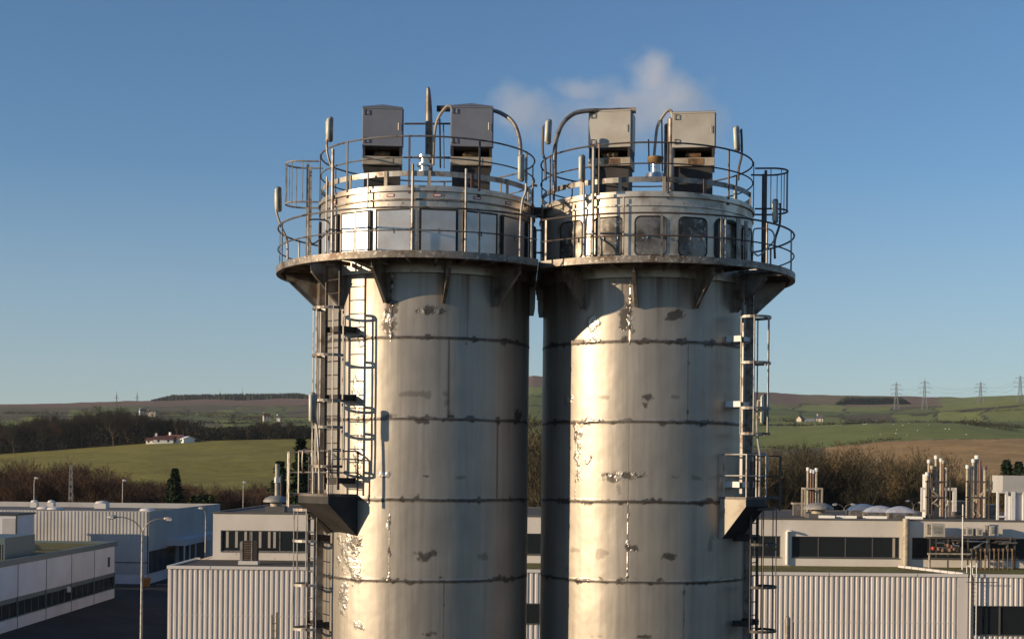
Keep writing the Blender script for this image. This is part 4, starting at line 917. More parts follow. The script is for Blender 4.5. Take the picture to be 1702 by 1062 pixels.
# plant room right
D = 118; root = thing('plant_room', (Xat(1690,D),D,ZU-.1), 'pink-white plant room with a white framed bay at the right edge', 'plant room')
z_ = lambda y: W(1680,y,D).z
b = MB(); b.bb(Xat(1667,D),Xat(1760,D),D,D+3,z_(815),z_(790)); b.bb(Xat(1667,D)-.1,Xat(1760,D),D-.1,D+3.1,z_(815)-.2,z_(815)-.004); b.build('upper_box', B_['shedwall'], root)
b = MB()
for x0,x1 in ((1657,1660),(1671,1675),(1681,1687),(1700,1703)): b.bb(Xat(x0,D),Xat(x1,D),D-.15,D+.1,ZU-.1,z_(817))
b.bb(Xat(1657,D),Xat(1675,D),D-.16,D+.11,z_(860),z_(857)); b.bb(Xat(1657,D),Xat(1675,D),D-.16,D+.11,z_(818),z_(815)-.21)
b.build('white_frame', M['white'], root)
b = MB(); b.bb(Xat(1688,D),Xat(1760,D),D+.1,D+2.5,ZU-.1,z_(817)-.1); b.build('door_bay', B_['whitepanel'], root)
D = 127; root = thing('plant_box', (Xat(1597,D),D,ZU-.1), 'wide grey box on the roof between the two flue clusters', 'plant box')
b = MB(); b.bb(Xat(1580,D),Xat(1618,D),D-1,D+1,ZU-.1,W(1600,834,D).z); b.build('body', M['gusset'], root); b = MB(); b.bb(Xat(1579,D),Xat(1619,D),D-1.1,D+1.1,W(1600,834,D).z,W(1600,832,D).z); b.build('lid', M['cream'], root)
root = thing('plant_box', (Xat(1648,D),D,ZU-.1), 'grey box on the roof just left of the framed plant room', 'plant box')
b = MB(); b.bb(Xat(1637,D),Xat(1657,D),D-1,D+1,ZU-.1,W(1645,840,D).z); b.build('body', M['gusset'], root); b = MB(); b.bb(Xat(1636,D),Xat(1658,D),D-1.1,D+1.1,W(1645,840,D).z,W(1645,838,D).z); b.build('lid', M['cream'], root)
# cooling plant against the wall
D = 113.2
def cooler(px0, px1, y0, y1, label, D=113.6):
    x0, x1 = Xat(px0,D), Xat(px1,D); z0, z1 = W(px0,y1,D).z, W(px0,y0,D).z
    root = thing('cooling_unit', ((x0+x1)/2,D,z0), label, 'cooling unit', 'cooling units in front of the window band')
    b = MB(); b.bb(x0,x1,D,D+.9,z0,z1); b.build('housing', M['filter_cream'], root, bevel=.02)
    b = MB()
    for k in range(6): zz = z0+(z1-z0)*(.2+.11*k); b.bb(x0+.15,x1-.15,D-.015,D-.002,zz,zz+.05)
    b.build('grille', M['gusset'], root)
    b = MB(); b.bb(x0-.1,x0-.02,D+.1,D+.8,z0+.1,z1-.05); b.build('side_box', M['gusset'], root)
cooler(1549,1571,870,891,'largest boxy cooling unit, leftmost above the red pipework')
cooler(1607,1619,877,890,'small cooling unit right of the thin white post')
cooler(1624,1635,878,890,'small cooling unit next to the dark duct')
cooler(1646,1661,872,890,'tall boxy cooling unit with a wide shadow, rightmost of the row')
root = thing('pipe_rack', (Xat(1600,113),113,ZB), 'tangled pipe rack with red valves under the cooling units', 'pipe rack')
b = MB(); zr = W(1600,893,113.3).z
b.bb(Xat(1545,113.3),Xat(1690,113.3),113.2,114.4,zr-.1,zr)
for px in (1547,1577,1610,1645,1688): b.bb(Xat(px,113.3)-.05,Xat(px,113.3)+.05,113.25,113.35,ZB-.1,zr-.1)
b.build('rack_frame', M['raildark'], root)
rnd = random.Random(4)
b = MB(); za = W(1560,920,113).z
b.tube(smoothpath([(Xat(1545,113),112.8,ZB-.1),(Xat(1545,113),112.8,za-.1),(Xat(1547,113),112.8,za),(Xat(1616,113),112.8,za)],4), .07, 8); b.build('low_pipe', M['cream'], root)
for k in range(14):
    px = rnd.uniform(1552,1680); y = rnd.uniform(896,916); q = W(px,y,113+rnd.uniform(-.2,.8)); b = MB()
    b.tube([q,q+Vector((rnd.uniform(.4,1.6),0,0)),q+Vector((rnd.uniform(.4,1.6),.2,rnd.uniform(-.7,.5)))], rnd.uniform(.05,.10), 7)
    b.build('pipe_run', rnd.choice([M['raildark'],M['rail'],M['silver'],M['rail']]), root)
for px, y in ((1551,911),(1560,912),(1567,914),(1576,906),(1582,908),(1586,912),(1579,914)):
    q = W(px,y,112.9); b = MB(); b.lathe([(.001,-.14),(.13,-.12),(.16,0),(.13,.12),(.001,.14)],q,10); b.tube([q+Vector((-.25,0,0)),q+Vector((.25,0,0))],.07,8); b.build('valve', M['red'] if px in (1551,) else M['redpipe'], root, smooth=True)
for k in range(10):
    px = 1615+k*7.5; q = W(px,922,113); b = MB(); b.tube([(q.x,q.y,ZB-.1),(q.x,q.y,q.z+.3)],.05,6); b.lathe([(.001,0),(.14,0),(.14,.2),(.001,.2)],(q.x,q.y,q.z+.3),8); b.build('stub_pipe', M['motor'] if k%2 else M['raildark'], root)
q = W(1600,0,112.4); root = thing('post', (q.x,112.4,ZB-.1), 'thin white post standing in front of the cooling units', 'post')
b = MB(); b.tube([(Xat(1601,112.4),112.4,ZB-.1),(Xat(1601,112.4),112.4,W(1600,838,112.4).z)],.05,6); b.build('shaft', M['white'], root)
b = MB(); b.bb(Xat(1601,112.4)-.9,Xat(1601,112.4)+.5,112.35,112.45,W(1600,858,112.4).z,W(1600,858,112.4).z+.05); b.build('cross_bar', M['motor'], root)
# boxed unit on brown roof (left)
D = 109.5; root = thing('condenser', (Xat(414,D),D,ZB-.1), 'dark louvred condenser with pale sides on the roof left of the silos', 'condenser')
x0, x1 = Xat(400,D), Xat(428,D); zt = W(414,899,D).z; zb = W(414,932,D).z
b = MB(); b.bb(x0-.1,x1+.1,D-.1,D+1,ZB-.1,zb); b.build('base_slab', B_['trim'], root)
b = MB(); b.bb(x0+.28,x1,D,D+.9,zb,zt); b.build('louvre_body', M['darksteel'], root); b = MB(); b.bb(x0,x0+.2,D,D+.9,zb,zt-.05); b.bb(x0+.85,x0+.93,D-.03,D-.003,zb,zt); b.build('side_panel', greycap, root)
b = MB()
for k in range(8): b.bb(x0+.3,x0+.84,D-.03,D-.002,zb+.12+k*.17,zb+.17+k*.17)
b.build('louvre', M['motor'], root)

# --- white shed (left, far)
DA = 152; ax1 = Xat(248,DA); axl = -75; ZA = 7.56
root = thing('white_shed', (ax1-18,DA,0), 'large white flat-roofed shed with fine ribs at the left', 'building')
b = MB(); b.bb(axl,ax1-.02,DA+.06,189,0,ZA-.7); b.build('wall_core', B_['shedwall'], root)
b = MB(); ribwall(b, axl, ax1-.02, DA, 1.0, ZA-.06, .36, .03); b.build('ribbed_wall', B_['shedwall'], root)
b = MB(); b.bb(axl,ax1,DA-.05,DA+.05,0,.98); b.build('plinth_wall', B_['whitepanel'], root)
b = MB(); b.bb(ax1-.3,ax1+.02,DA,DA+.3,0,ZA); b.bb(axl,ax1-.31,DA,DA+.25,ZA-.055,ZA); b.bb(ax1-.02,ax1+.03,DA+.31,189,1.0,ZA); b.bb(axl,ax1-.03,188.7,189,ZA-.7,ZA); b.build('parapet', B_['shedwall'], root)
b = MB(); b.bb(ax1-.02,ax1+.03,DA+.31,189,0,.98); b.build('side_plinth', B_['whitepanel'], root)
b = MB(); b.bb(axl,ax1-.03,DA+.3,188.69,ZA-.69,ZA-.62); b.build('flat_roof', B_['roofgrey'], root)
b = MB(); b.bb(axl,ax1+.0,DA-.09,DA-.052,2.2,2.28); b.bb(ax1+.032,ax1+.07,DA+.2,164,1.1,3.4); b.build('window', B_['glass'], root)
zc0, zc1 = 3.6, 4.3
b = MB(); b.bb(ax1+.04,ax1+2.0,160,182,zc0,zc1); b.build('canopy', B_['whitepanel'], root)
for y in (160.3,163,166,172,178):
    b = MB(); b.bb(ax1+1.8,ax1+1.95,y,y+.15,0,zc0-.003); b.build('canopy_post', B_['whitepanel'], root)
b = MB(); b.bb(ax1+.04,ax1+.1,166,181,0,zc0-.003); b.build('doorway', B_['dark'], root)
for px, D, lab in ((58,186,'small pale roof vent, leftmost on the back edge of the white shed'),(86,186,'small pale roof vent, second from left on the back edge of the white shed'),(170,184,'larger grey roof box at the back edge of the white shed'),(75,158,'low dark-sided roof vent near the front edge of the white shed'),(92,157,'dark roof vent beside the low one on the white shed'),(246,156,'pale flat roof vent above the corner of the white shed')):
    x = Xat(px,D); s = .5 if 'small' in lab else .9; r_ = thing('roof_vent', (x,D,ZA-.62), lab, 'roof vent', 'roof vents on the white shed')
    b = MB(); b.bb(x-s*.8,x+s*.8,D-s,D+s,ZA-.62,ZA-.05 if D<180 else ZA+.02); b.build('kerb', M['darksteel'] if 'dark' in lab else B_['trim'], r_)
    b = MB(); b.lathe([(s,0),(s*.8,.22),(.001,.34)],(x,D,ZA-.045 if D<180 else ZA+.025),12); b.build('cap', B_['trim'], r_, smooth=True)
# --- near-left office block
XC = -36.75; root = thing('office_block', (XC-15,118,0), 'single-storey white panelled block with teal fascia at the left edge', 'building')
y0c, y1c = 102.6, 136.2
b = MB(); b.bb(XC-30,XC-.2,y0c,y1c,0,4.9); b.build('core_wall', B_['whitepanel'], root)
ys = [135.6-6.65*k for k in range(8)]
for k in range(7):
    ya, yb = ys[k+1]+.06, ys[k]-.06; ya = max(ya,y0c)
    if yb-ya < .5: continue
    b = MB(); b.bb(XC-.2,XC,ya,yb,2.36,4.78); b.bb(XC-.2,XC,ya,yb,0,.84); b.build('wall_panel', B_['whitepanel'], root)
    b = MB(); b.bb(XC-.12,XC-.06,ya,yb,.84,.92); b.bb(XC-.12,XC-.05,ya,yb,2.0,2.36)
    for j in range(1,4): yy = ya+(yb-ya)*j/4; b.bb(XC-.12,XC-.06,yy-.03,yy+.03,.92,2.0)
    wn = b.build('window', B_['fascia'], root); b = MB(); b.bb(XC-.13,XC-.1,ya,yb,.92,2.0); b.build('pane', B_['glass'], wn)
    b = MB(); b.bb(XC-.16,XC+.02,ys[k]-.055,ys[k]+.055,0,5.15); b.build('joint_post', B_['fascia'], root)
b = MB(); b.bb(XC-.25,XC+.06,y0c,y1c+.1,4.785,5.22); b.bb(XC-30,XC-.26,y1c-.2,y1c+.1,4.6,5.2); b.build('fascia', B_['fascia'], root)
b = MB(); b.bb(XC-30,XC-.26,y0c,y1c-.21,4.92,5.0); b.build('flat_roof', B_['roofgrass'], root)
def bb_thing(name, x0,x1,y0,y1,z0,z1, m, label, cat, trim=None, group=None):
    r_ = thing(name, ((x0+x1)/2,(y0+y1)/2,z0), label, cat, group); b = MB(); b.bb(x0,x1,y0,y1,z0,z1-.08); b.build('body', m, r_, bevel=.02)
    b = MB(); b.bb(x0-.08,x1+.08,y0-.08,y1+.08,z1-.078,z1+.04); b.build('lid', trim or M['gusset'], r_)
    return r_
X0 = Xat(17,112); r_ = thing('rooftop_enclosure', (X0-3,112,5.0), 'dark framed glazed enclosure on the roof at the left edge', 'rooftop enclosure')
zt = W(10,893,112).z; b = MB(); b.bb(X0-8,X0,111,118,zt-.45,zt); b.bb(X0-.12,X0,111,118,5,zt-.45); b.bb(X0-8,X0-.13,111,111.1,zt-.5,zt-.451)
for k in range(9): b.bb(X0-.3-k*.9,X0-.2-k*.9,111,111.1,5,zt-.5)
b.build('frame', B_['fascia'], r_); b = MB(); b.bb(X0-8,X0-.13,111.1,117.9,5,zt-.46); b.build('glazing', B_['glass'], r_)
D = 143; r_ = thing('stair_tower', (Xat(10,D),D,0), 'white box tower with a grey door panel at the left edge, before the shed', 'building')
b = MB(); b.bb(Xat(-60,D),Xat(30,D),D,D+5,0,W(10,856,D).z); b.build('body', B_['whitepanel'], r_)
b = MB(); b.bb(Xat(-60,D)-.1,Xat(30,D)+.15,D-.15,D+5.1,W(10,856,D).z+.003,W(10,853,D).z); b.build('roof', B_['dark'], r_)
b = MB(); b.bb(Xat(5,D),Xat(27,D),D-.06,D-.01,4.6,W(10,861,D).z); b.build('door', B_['shedwall'], r_); b = MB(); b.bb(Xat(27.5,D),Xat(29.5,D),D-.08,D-.01,0,W(10,856,D).z-.01); b.build('downpipe', B_['dark'], r_)
for px, D, sz, lab, m in ((52,124,(1.9,1.2,.5),'yellowish mound of moss on the office roof','rm'),(22,121,(1.4,1.0,.35),'small pale cover on the office roof by the dark enclosure','rp')):
    b = MB(); x = Xat(px,D); b.lathe([(1.0,0),(.85,.5),(.5,.85),(.001,1)],(0,0,0),14)
    b.v = [(x+v[0]*sz[0]*.6*(1+.2*math.sin(5*v[0])),D+v[1]*sz[1]*.6,5.0+v[2]*sz[2]) for v in b.v]
    o = b.build('moss_mound' if m=='rm' else 'roof_cover', mat('moss' if m=='rm' else 'pale_cover', (.24,.20,.09) if m=='rm' else (.45,.45,.45), .9), smooth=True); recentre(o); tag(o, lab, 'moss' if m=='rm' else 'roof cover')
sgn = MB(); sgn.bb(XC+.005,XC+.02,133.2,133.9,3.0,3.9); o = sgn.build('wall_plate', B_['dark']); recentre(o); tag(o,'small dark number plate high on the last white panel','sign')
q = thing('floodlight', (XC+.3,120.4,1.9), 'white floodlight pointing out of the dark window band of the office block', 'floodlight')
b = MB(); b.box((XC+.35,120.4,2.0),(.30,.55,.42),R(20)); b.build('head', M['white'], q, bevel=.03); b = MB(); b.tube([(XC-.05,120.4,1.75),(XC+.3,120.4,1.9)],.03,6); b.build('bracket', M['rail'], q)
q = thing('storage_bin', (Xat(244,148.5),148.5,0), 'orange bin at the foot of the white shed behind the lamp post', 'bin')
org = mat('orange_plastic', (.42,.16,.03), .6)
b = MB(); x = Xat(244,148.5); b.hexa([(x-.36,148.2,.02),(x+.36,148.2,.02),(x+.36,148.8,.02),(x-.36,148.8,.02)],[(x-.42,148.1,.75),(x+.42,148.1,.75),(x+.42,148.9,.75),(x-.42,148.9,.75)]); b.build('body', org, q); b = MB(); b.hexa([(x-.44,148.08,.752),(x+.44,148.08,.752),(x+.44,148.92,.752),(x-.44,148.92,.752)],[(x-.4,148.1,.85),(x+.4,148.1,.85),(x+.4,148.9,.95),(x-.4,148.9,.95)]); b.build('lid', org, q)

# ------------------------------------------------------------------ lamp posts
lampglass = mat('lamp_lens', (.75,.76,.78), .12, .3)
def street_lamp(D, heads, px, ytop, label, group, twin=True):
    """heads: list of (px,py) of lantern centres"""
    base = Vector((W(px,ytop,D).x, D, 0)); root = thing('street_lamp', base, label, 'street lamp', group)
    zt = W(px,ytop,D).z; b = MB(); b.tube([base, base+Vector((0,0,3)), (base.x,D,zt)], [.10,.085,.055], 10); b.build('pole', M['lightrail'], root, smooth=True)
    for hx, hy in heads:
        h = W(hx,hy,D); s = 1 if h.x > base.x else -1; dx = h.x-base.x; dz = h.z-zt
        b = MB(); b.tube(smoothpath([(base.x,D,zt-.05),(base.x+dx*.10,D,zt+dz*.38),(base.x+dx*.32,D,zt+dz*.78),(base.x+dx*.62,D,zt+dz*.98),(h.x-s*.2,D,h.z)],6), .038, 8); b.build('arm', M['rail'], root, smooth=True)
        b = MB(); b.tube([(h.x-s*.3,D,h.z),(h.x-s*.2,D,h.z+.02),(h.x+s*.12,D,h.z-.01),(h.x+s*.32,D,h.z-.03)], [.06,.13,.14,.06], 10); hd = b.build('lantern', M['lightrail'], root, smooth=True)
        b = MB(); b.tube([(h.x-s*.12,D-.02,h.z-.05),(h.x+s*.22,D-.02,h.z-.06)], [.11,.11], 10); b.build('lens', lampglass, hd, smooth=True)
street_lamp(98,[(186,859),(280,862)],236.5,884,'tall twin-armed lamp post in front of the white shed','twin-armed lamp posts')
street_lamp(150,[(335,844)],342,862,'single lantern lamp post by the end wall of the white shed','yard lamps')
street_lamp(205,[(61,794)],57,800,'lamp post behind the white shed, leftmost before the brown trees','lamp posts behind the white shed')
street_lamp(205,[(207,798)],204,803,'lamp post behind the white shed, near the middle of its roof line','lamp posts behind the white shed')
street_lamp(205,[(407,801)],404.5,806,'lamp post behind the pale block just left of the stub chimney','lamp posts behind the buildings')
street_lamp(170,[(1388,838),(1418,838)],1403,846,'twin-armed lamp behind the flat roof, left of the blue-grey skylight','twin-armed lamp posts')
street_lamp(190,[(1509,832),(1530,835)],1518,842,'twin-armed lamp behind the flat roof beside the white pipe frame','twin-armed lamp posts')
street_lamp(215,[(120,801)],122,808,'lamp post standing beside the lattice mast','lamp posts behind the white shed')
# lattice masts and pylons
steel_far = mat('pylon_steel', (.16,.17,.18), .6, .3)
def lattice(b, x, y, z0, z1, w0, w1, n, r_):
    P = lambda s, t_, f: Vector((x+s*(w0+(w1-w0)*f)/2, y+t_*(w0+(w1-w0)*f)/2, z0+(z1-z0)*f))
    cs = ((-1,-1),(1,-1),(1,1),(-1,1))
    for s, t_ in cs: b.tube([P(s,t_,0),P(s,t_,1)], r_, 4)
    for k in range(n):
        f0, f1 = k/n, (k+1)/n
        for i in range(4):
            a, c_ = cs[i], cs[(i+1)%4]; b.tube([P(*a,f0),P(*c_,f1)], r_*.7, 3); b.tube([P(*c_,f0),P(*a,f1)], r_*.7, 3)
q = G(118.5,222); root = thing('lattice_mast', (q.x,206,0), 'slim lattice mast among the brown trees behind the white shed', 'mast')
b = MB(); lattice(b, W(118.5,772,206).x, 206, 0, W(118.5,772,206).z, .8, .3, 12, .04); b.build('lattice', M['rail'], root)
def pylon(px, ytop, D, label, hgt, group):
    q = G(px, D); top = W(px,ytop,D).z; x = W(px,ytop,D).x; z0 = min(q.z-1, top-hgt*.5); H = top-z0
    root = thing('pylon', (x,D,z0), label, 'pylon', group)
    b = MB(); r_ = .22*D/2200
    lattice(b, x, D, z0, z0+H*.45, 7.5, 3.2, 5, r_); lattice(b, x, D, z0+H*.45, z0+H*.93, 3.2, 1.5, 7, r_)
    b.tube([(x,D,z0+H*.93),(x,D,top)], r_*1.2, 4); b.build('tower', steel_far, root)
    arms = []
    for f, w_ in ((.55,8.2),(.70,9.6),(.85,6.8)):
        b = MB(); z = z0+H*f
        for s in (-1,1):
            b.tube([(x,D,z),(x+s*w_,D,z+.2)], r_*.9, 4); b.tube([(x,D,z+2.6),(x+s*w_,D,z+.2)], r_*.7, 3); b.tube([(x+s*w_,D,z+.2),(x+s*w_,D,z-2.2)], r_*.6, 3); arms.append(Vector((x+s*w_,D,z-2.2)))
        b.build('cross_arm', steel_far, root)
    return arms
wires = []
prev = None
for px, yt, D, lab in ((1490,633,2150,'pylon on the right hillside, nearest the silos'),(1537,629,2080,'pylon on the right hillside, second from the silos'),(1630,633,2050,'pylon on the right hillside, third from the silos'),(1696,622,1850,'tallest pylon, at the right edge of the picture')):
    arms = pylon(px, yt, D, lab, 50, 'pylons on the right skyline')
    if prev: wires.append((prev, arms))
    prev = arms
prev = None
for px, yt, D, lab in ((194,650,4300,'faint pylon on the left skyline, leftmost of four'),(228,650,4300,'faint pylon on the left skyline, second from left'),(366,648,4300,'faint pylon on the left skyline, third from left'),(403,646.5,4300,'faint pylon on the left skyline, nearest the silos')):
    arms = pylon(px, yt, D, lab, 60, 'pylons on the left skyline')
for (a, c_), lab in zip(wires, ('thin power line between the first and second right-hand pylons','thin power line between the second and third right-hand pylons','thin power line between the third and the tallest right-hand pylons')):
    b = MB()
    for p, q in zip(a, c_):
        b.tube([p.lerp(q,i/12)-Vector((0,0,6*4*(i/12)*(1-i/12))) for i in range(13)], .07, 3)
    o = b.build('power_line', steel_far); recentre(o); tag(o, lab, 'power line', 'power lines on the right hillside')

# ------------------------------------------------------------------ far houses
hw_ = mat('white_farm_wall', (.78,.74,.68), .8); hp_ = mat('pale_stone_wall', (.55,.47,.38), .85); hr_ = mat('red_tile_roof', (.12,.042,.032), .8); hs_ = mat('slate_roof', (.085,.08,.085), .7); hg_ = mat('grey_barn_roof', (.30,.31,.33), .6)
def house(px, D, w_, dep, h, roofh, yaw, label, wall=None, roof=None, chim=1, dz=0):
    q = G(px, D); root = thing('farmhouse', (q.x,D,q.z+dz), label, 'house'); c_, s_ = math.cos(yaw), math.sin(yaw)
    L = lambda x,y,z: Vector((q.x+x*c_-y*s_, D+x*s_+y*c_, q.z+dz+z))
    b = MB(); a, d = w_/2, dep/2
    b.add([L(-a,-d,-3),L(a,-d,-3),L(a,d,-3),L(-a,d,-3),L(-a,-d,h),L(a,-d,h),L(a,d,h),L(-a,d,h),L(-a,0,h+roofh),L(a,0,h+roofh)],[(0,1,5,4),(2,3,7,6),(1,2,6,9,5),(3,0,4,8,7)]); b.build('wall', wall or hw_, root)
    b = MB(); e = .4
    for s in (-1,1): b.hexa([L(-a-e,s*(d+e),h-.3),L(a+e,s*(d+e),h-.3),L(a+e,0,h+roofh),L(-a-e,0,h+roofh)],[L(-a-e,s*(d+e),h-.05),L(a+e,s*(d+e),h-.05),L(a+e,0,h+roofh+.25),L(-a-e,0,h+roofh+.25)])
    rf = b.build('roof', roof or hs_, root)
    for k in range(chim):
        b = MB(); x = -a*.8+k*a*1.6; b.hexa([L(x-.5,-.5,h+roofh-1),L(x+.5,-.5,h+roofh-1),L(x+.5,.5,h+roofh-1),L(x-.5,.5,h+roofh-1)],[L(x-.5,-.5,h+roofh+1.4),L(x+.5,-.5,h+roofh+1.4),L(x+.5,.5,h+roofh+1.4),L(x-.5,.5,h+roofh+1.4)]); b.build('chimney', wall or hw_, rf)
    nw = max(2,int(w_/3.5))
    for k in range(nw):
        b = MB(); x = -a+w_*(k+.5)/nw; b.hexa([L(x-.5,-d-.03,h*.35),L(x+.5,-d-.03,h*.35),L(x+.5,-d-.005,h*.35),L(x-.5,-d-.005,h*.35)],[L(x-.5,-d-.03,h*.8),L(x+.5,-d-.03,h*.8),L(x+.5,-d-.005,h*.8),L(x-.5,-d-.005,h*.8)]); b.build('window', B_['glass'], root)
house(272,690,9,6,2.2,1.3,R(8),'long low white bungalow with red roof at the edge of the olive field, left part',roof=hr_,dz=0)
house(292,694,9,6,2.3,1.5,R(-30),'white bungalow with red roof beside the dark wood, right part',roof=hr_,chim=1,dz=0)
house(253,694,5,5,1.8,.9,R(0),'small white outhouse left of the red-roofed bungalow',roof=hr_,chim=0,dz=0)
house(307,692,7,6,2.0,.9,R(-45),'white lean-to at the right end of the red-roofed bungalow',roof=hw_,chim=0)
house(236,1650,7,5,3.4,2.2,R(30),'white hillside house above the dark wood, left of two',dz=4)
house(251,1650,10,5,2.8,1.4,R(0),'cream hillside house above the dark wood, right of two',wall=hp_,dz=4)
house(442,1350,6,5,3,2.2,R(20),'small red-roofed house among bushes on the left hillside',wall=hp_,roof=hr_,dz=2)
house(462,1350,3,3,2.2,1.2,R(0),'tiny white cottage just right of the red-roofed hillside house',dz=2)
house(1329,1330,5,5,3.4,2.8,R(50),'pale gable-ended farmhouse, left of the right-hand farm group',wall=hp_,chim=0,dz=-1)
house(1344,1330,9,5,2.0,1.4,R(5),'low cream barn in the middle of the right-hand farm group',wall=hp_,roof=hg_,chim=0,dz=-1)
house(1362,1330,6,5,4,2.8,R(-20),'tallest stone house with a chimney in the right-hand farm group',wall=hp_,chim=1,dz=-1)

# ------------------------------------------------------------------ vegetation
def vmat(name, c, c2, sc=.5):
    return mat(name, c, .95, spec=.05, n1=(sc,c2,.4,.6))
bark_b = vmat('brown_winter_twigs', (.120,.070,.048), (.075,.050,.035)); bark_g = vmat('grey_green_winter_twigs', (.095,.078,.046), (.058,.052,.032)); bark_d = vmat('dark_winter_twigs', (.058,.050,.034), (.036,.036,.024)); bark_o = vmat('ochre_winter_twigs', (.19,.135,.070), (.12,.09,.05))
trunk_m = vmat('bark', (.11,.085,.06), (.16,.12,.08)); trunk_p = vmat('pale_bark', (.24,.19,.13), (.15,.12,.08))
ever = vmat('dark_evergreen_needles', (.018,.030,.016), (.030,.046,.020), .8); ever2 = vmat('green_shrub_leaves', (.040,.055,.018), (.055,.07,.025), .8); hedge_m = vmat('hedge_twigs', (.040,.040,.022), (.06,.05,.028), .1)

def bare_tree_data(seed, H, spread, dens=1.0):
    rnd = random.Random(seed); tb = MB(); tw = MB()
    def twig(p, d, L, wd):
        e = p+d*L; s = d.cross(Vector((rnd.uniform(-1,1),rnd.uniform(-1,1),rnd.uniform(-1,1))))
        if s.length < 1e-4: return
        s = s.normalized()*wd; tw.add([p-s,p+s,e+s*.3,e-s*.3],[(0,1,2,3)])
    def branch(p, d, L, r_, lvl):
        pts = [p]; rs = [r_]; q = p.copy(); dd = d.copy(); n = 4
        for i in range(n):
            dd = (dd+Vector((rnd.uniform(-.2,.2),rnd.uniform(-.2,.2),rnd.uniform(.0,.22)))).normalized(); q = q+dd*L/n; pts.append(q.copy()); rs.append(r_*(1-.75*(i+1)/n))
        if lvl <= 2: tb.tube(pts, rs, 5 if lvl<2 else 3)
        else:
            for a, c_, ra in zip(pts[:-1], pts[1:], rs): twig(a, (c_-a).normalized(), (c_-a).length, max(.025,ra))
        if lvl < 4:
            nb = {0:9,1:6,2:5,3:4}[lvl]; nb = max(2,int(nb*dens))
            for k in range(nb):
                f = rnd.uniform(.3 if lvl==0 else .25, 1.0); i = min(n-1,int(f*n)); pp = pts[i].lerp(pts[i+1], f*n-i)
                a = rnd.uniform(0,2*math.pi); up = rnd.uniform(.55,1.1) if lvl==0 else rnd.uniform(.1,.9)
                nd = Vector((math.cos(a)*spread, math.sin(a)*spread, up)).normalized(); nd = (nd+dd*.5).normalized()
                branch(pp, nd, L*rnd.uniform(.42,.62)*(1 if lvl else .95), max(.02,rs[i]*.55), lvl+1)
        else:
            for k in range(3):
                twig(pts[-1], (dd+Vector((rnd.uniform(-.7,.7),rnd.uniform(-.7,.7),rnd.uniform(-.1,.6)))).normalized(), L*.7, .022)
    branch(Vector((0,0,0)), Vector((0,0,1)), H*.68, H*.017, 0)
    return tb, tw
protos = {}
def make_tree(kind, seed, H, spread, m, tm, dens=1.):
    tb, tw = bare_tree_data(seed, H, spread, dens)
    mt, mw = bpy.data.meshes.new('trunk'), bpy.data.meshes.new('crown')
    mt.from_pydata(tb.v,[],tb.f); mw.from_pydata(tw.v,[],tw.f); mt.materials.append(tm); mw.materials.append(m)
    zz_ = sorted(v[2] for v in tw.v); return (mt, mw, zz_[int(len(zz_)*.985)])
def conifer_data(seed, H, Rr, gaps=.0):
    rnd = random.Random(seed); tb = MB(); tw = MB(); tb.tube([(0,0,0),(0,0,H*.6),(0,0,H*.98)],[H*.02,H*.012,.02],6)
    n = int(H*4.5)
    for i in range(n):
        f = (i+.5)/n; z = H*(.06+.94*f); rr = Rr*(1-f)**.8*rnd.uniform(.75,1.1)+.15
        if rnd.random() < gaps: rr *= .5
        m_ = int(12+14*(1-f))
        for k in range(m_):
            a = rnd.uniform(0,2*math.pi); L = rr*rnd.uniform(.6,1.1); d = Vector((math.cos(a),math.sin(a),rnd.uniform(-.45,.15))); s = Vector((-math.sin(a),math.cos(a),0))
            p = Vector((0,0,z)); e = p+d*L
            for j in range(5):
                f2 = .25+.75*(j+rnd.random())/5; c0 = p+d*L*f2; sz = .22+.20*(1-f2)+.1*rnd.random()
                u = (s*rnd.uniform(-1,1)+Vector((0,0,rnd.uniform(-.5,.3)))+d*.4).normalized(); v_ = u.cross(d).normalized()
                tw.add([c0-u*sz*.3,c0+v_*sz*.35,c0+u*sz,c0-v_*sz*.35],[(0,1,2,3)])
    return tb, tw
def mk_con(seed, H, Rr, m, gaps=0.):
    tb, tw = conifer_data(seed,H,Rr,gaps); mt, mw = bpy.data.meshes.new('trunk'), bpy.data.meshes.new('crown')
    mt.from_pydata(tb.v,[],tb.f); mw.from_pydata(tw.v,[],tw.f); mt.materials.append(trunk_m); mw.materials.append(m); return (mt,mw,H)
def place(pr, P, h, label, group, name='bare_tree', cat='tree', rz=None, wide=1.):
    mt, mw, H = pr; s = h/H
    root = bpy.data.objects.new(name, None); col.objects.link(root); root.location = P; root.scale = (s*wide,s*wide,s); root.rotation_euler = (0,0,rz if rz is not None else random.uniform(0,6.28)); tag(root,label,cat,group)
    for nm, me_ in (('trunk',mt),('crown',mw)):
        o = bpy.data.objects.new(nm, me_); col.objects.link(o); o.parent = root
    return root
TB = [make_tree('b',s,11,1.0,bark_b,trunk_m) for s in (1,2,3)]; TG = [make_tree('g',s,13,.9,bark_g,trunk_p) for s in (4,5,6)]
TD = [make_tree('d',s,13,.9,bark_d,trunk_m,1.15) for s in (7,8)]; TO = [make_tree('o',s,11,.9,bark_o,trunk_p) for s in (9,10)]
CO = [mk_con(21,10,2.6,ever), mk_con(22,12,2.8,ever,.3)]; SH = [mk_con(23,5,2.6,ever2)]
rnd = random.Random(99)
def topz(px, py, D): return W(px,py,D).z
def near(px, marks):
    return min(marks, key=lambda m: abs(m[0]-px))[1]
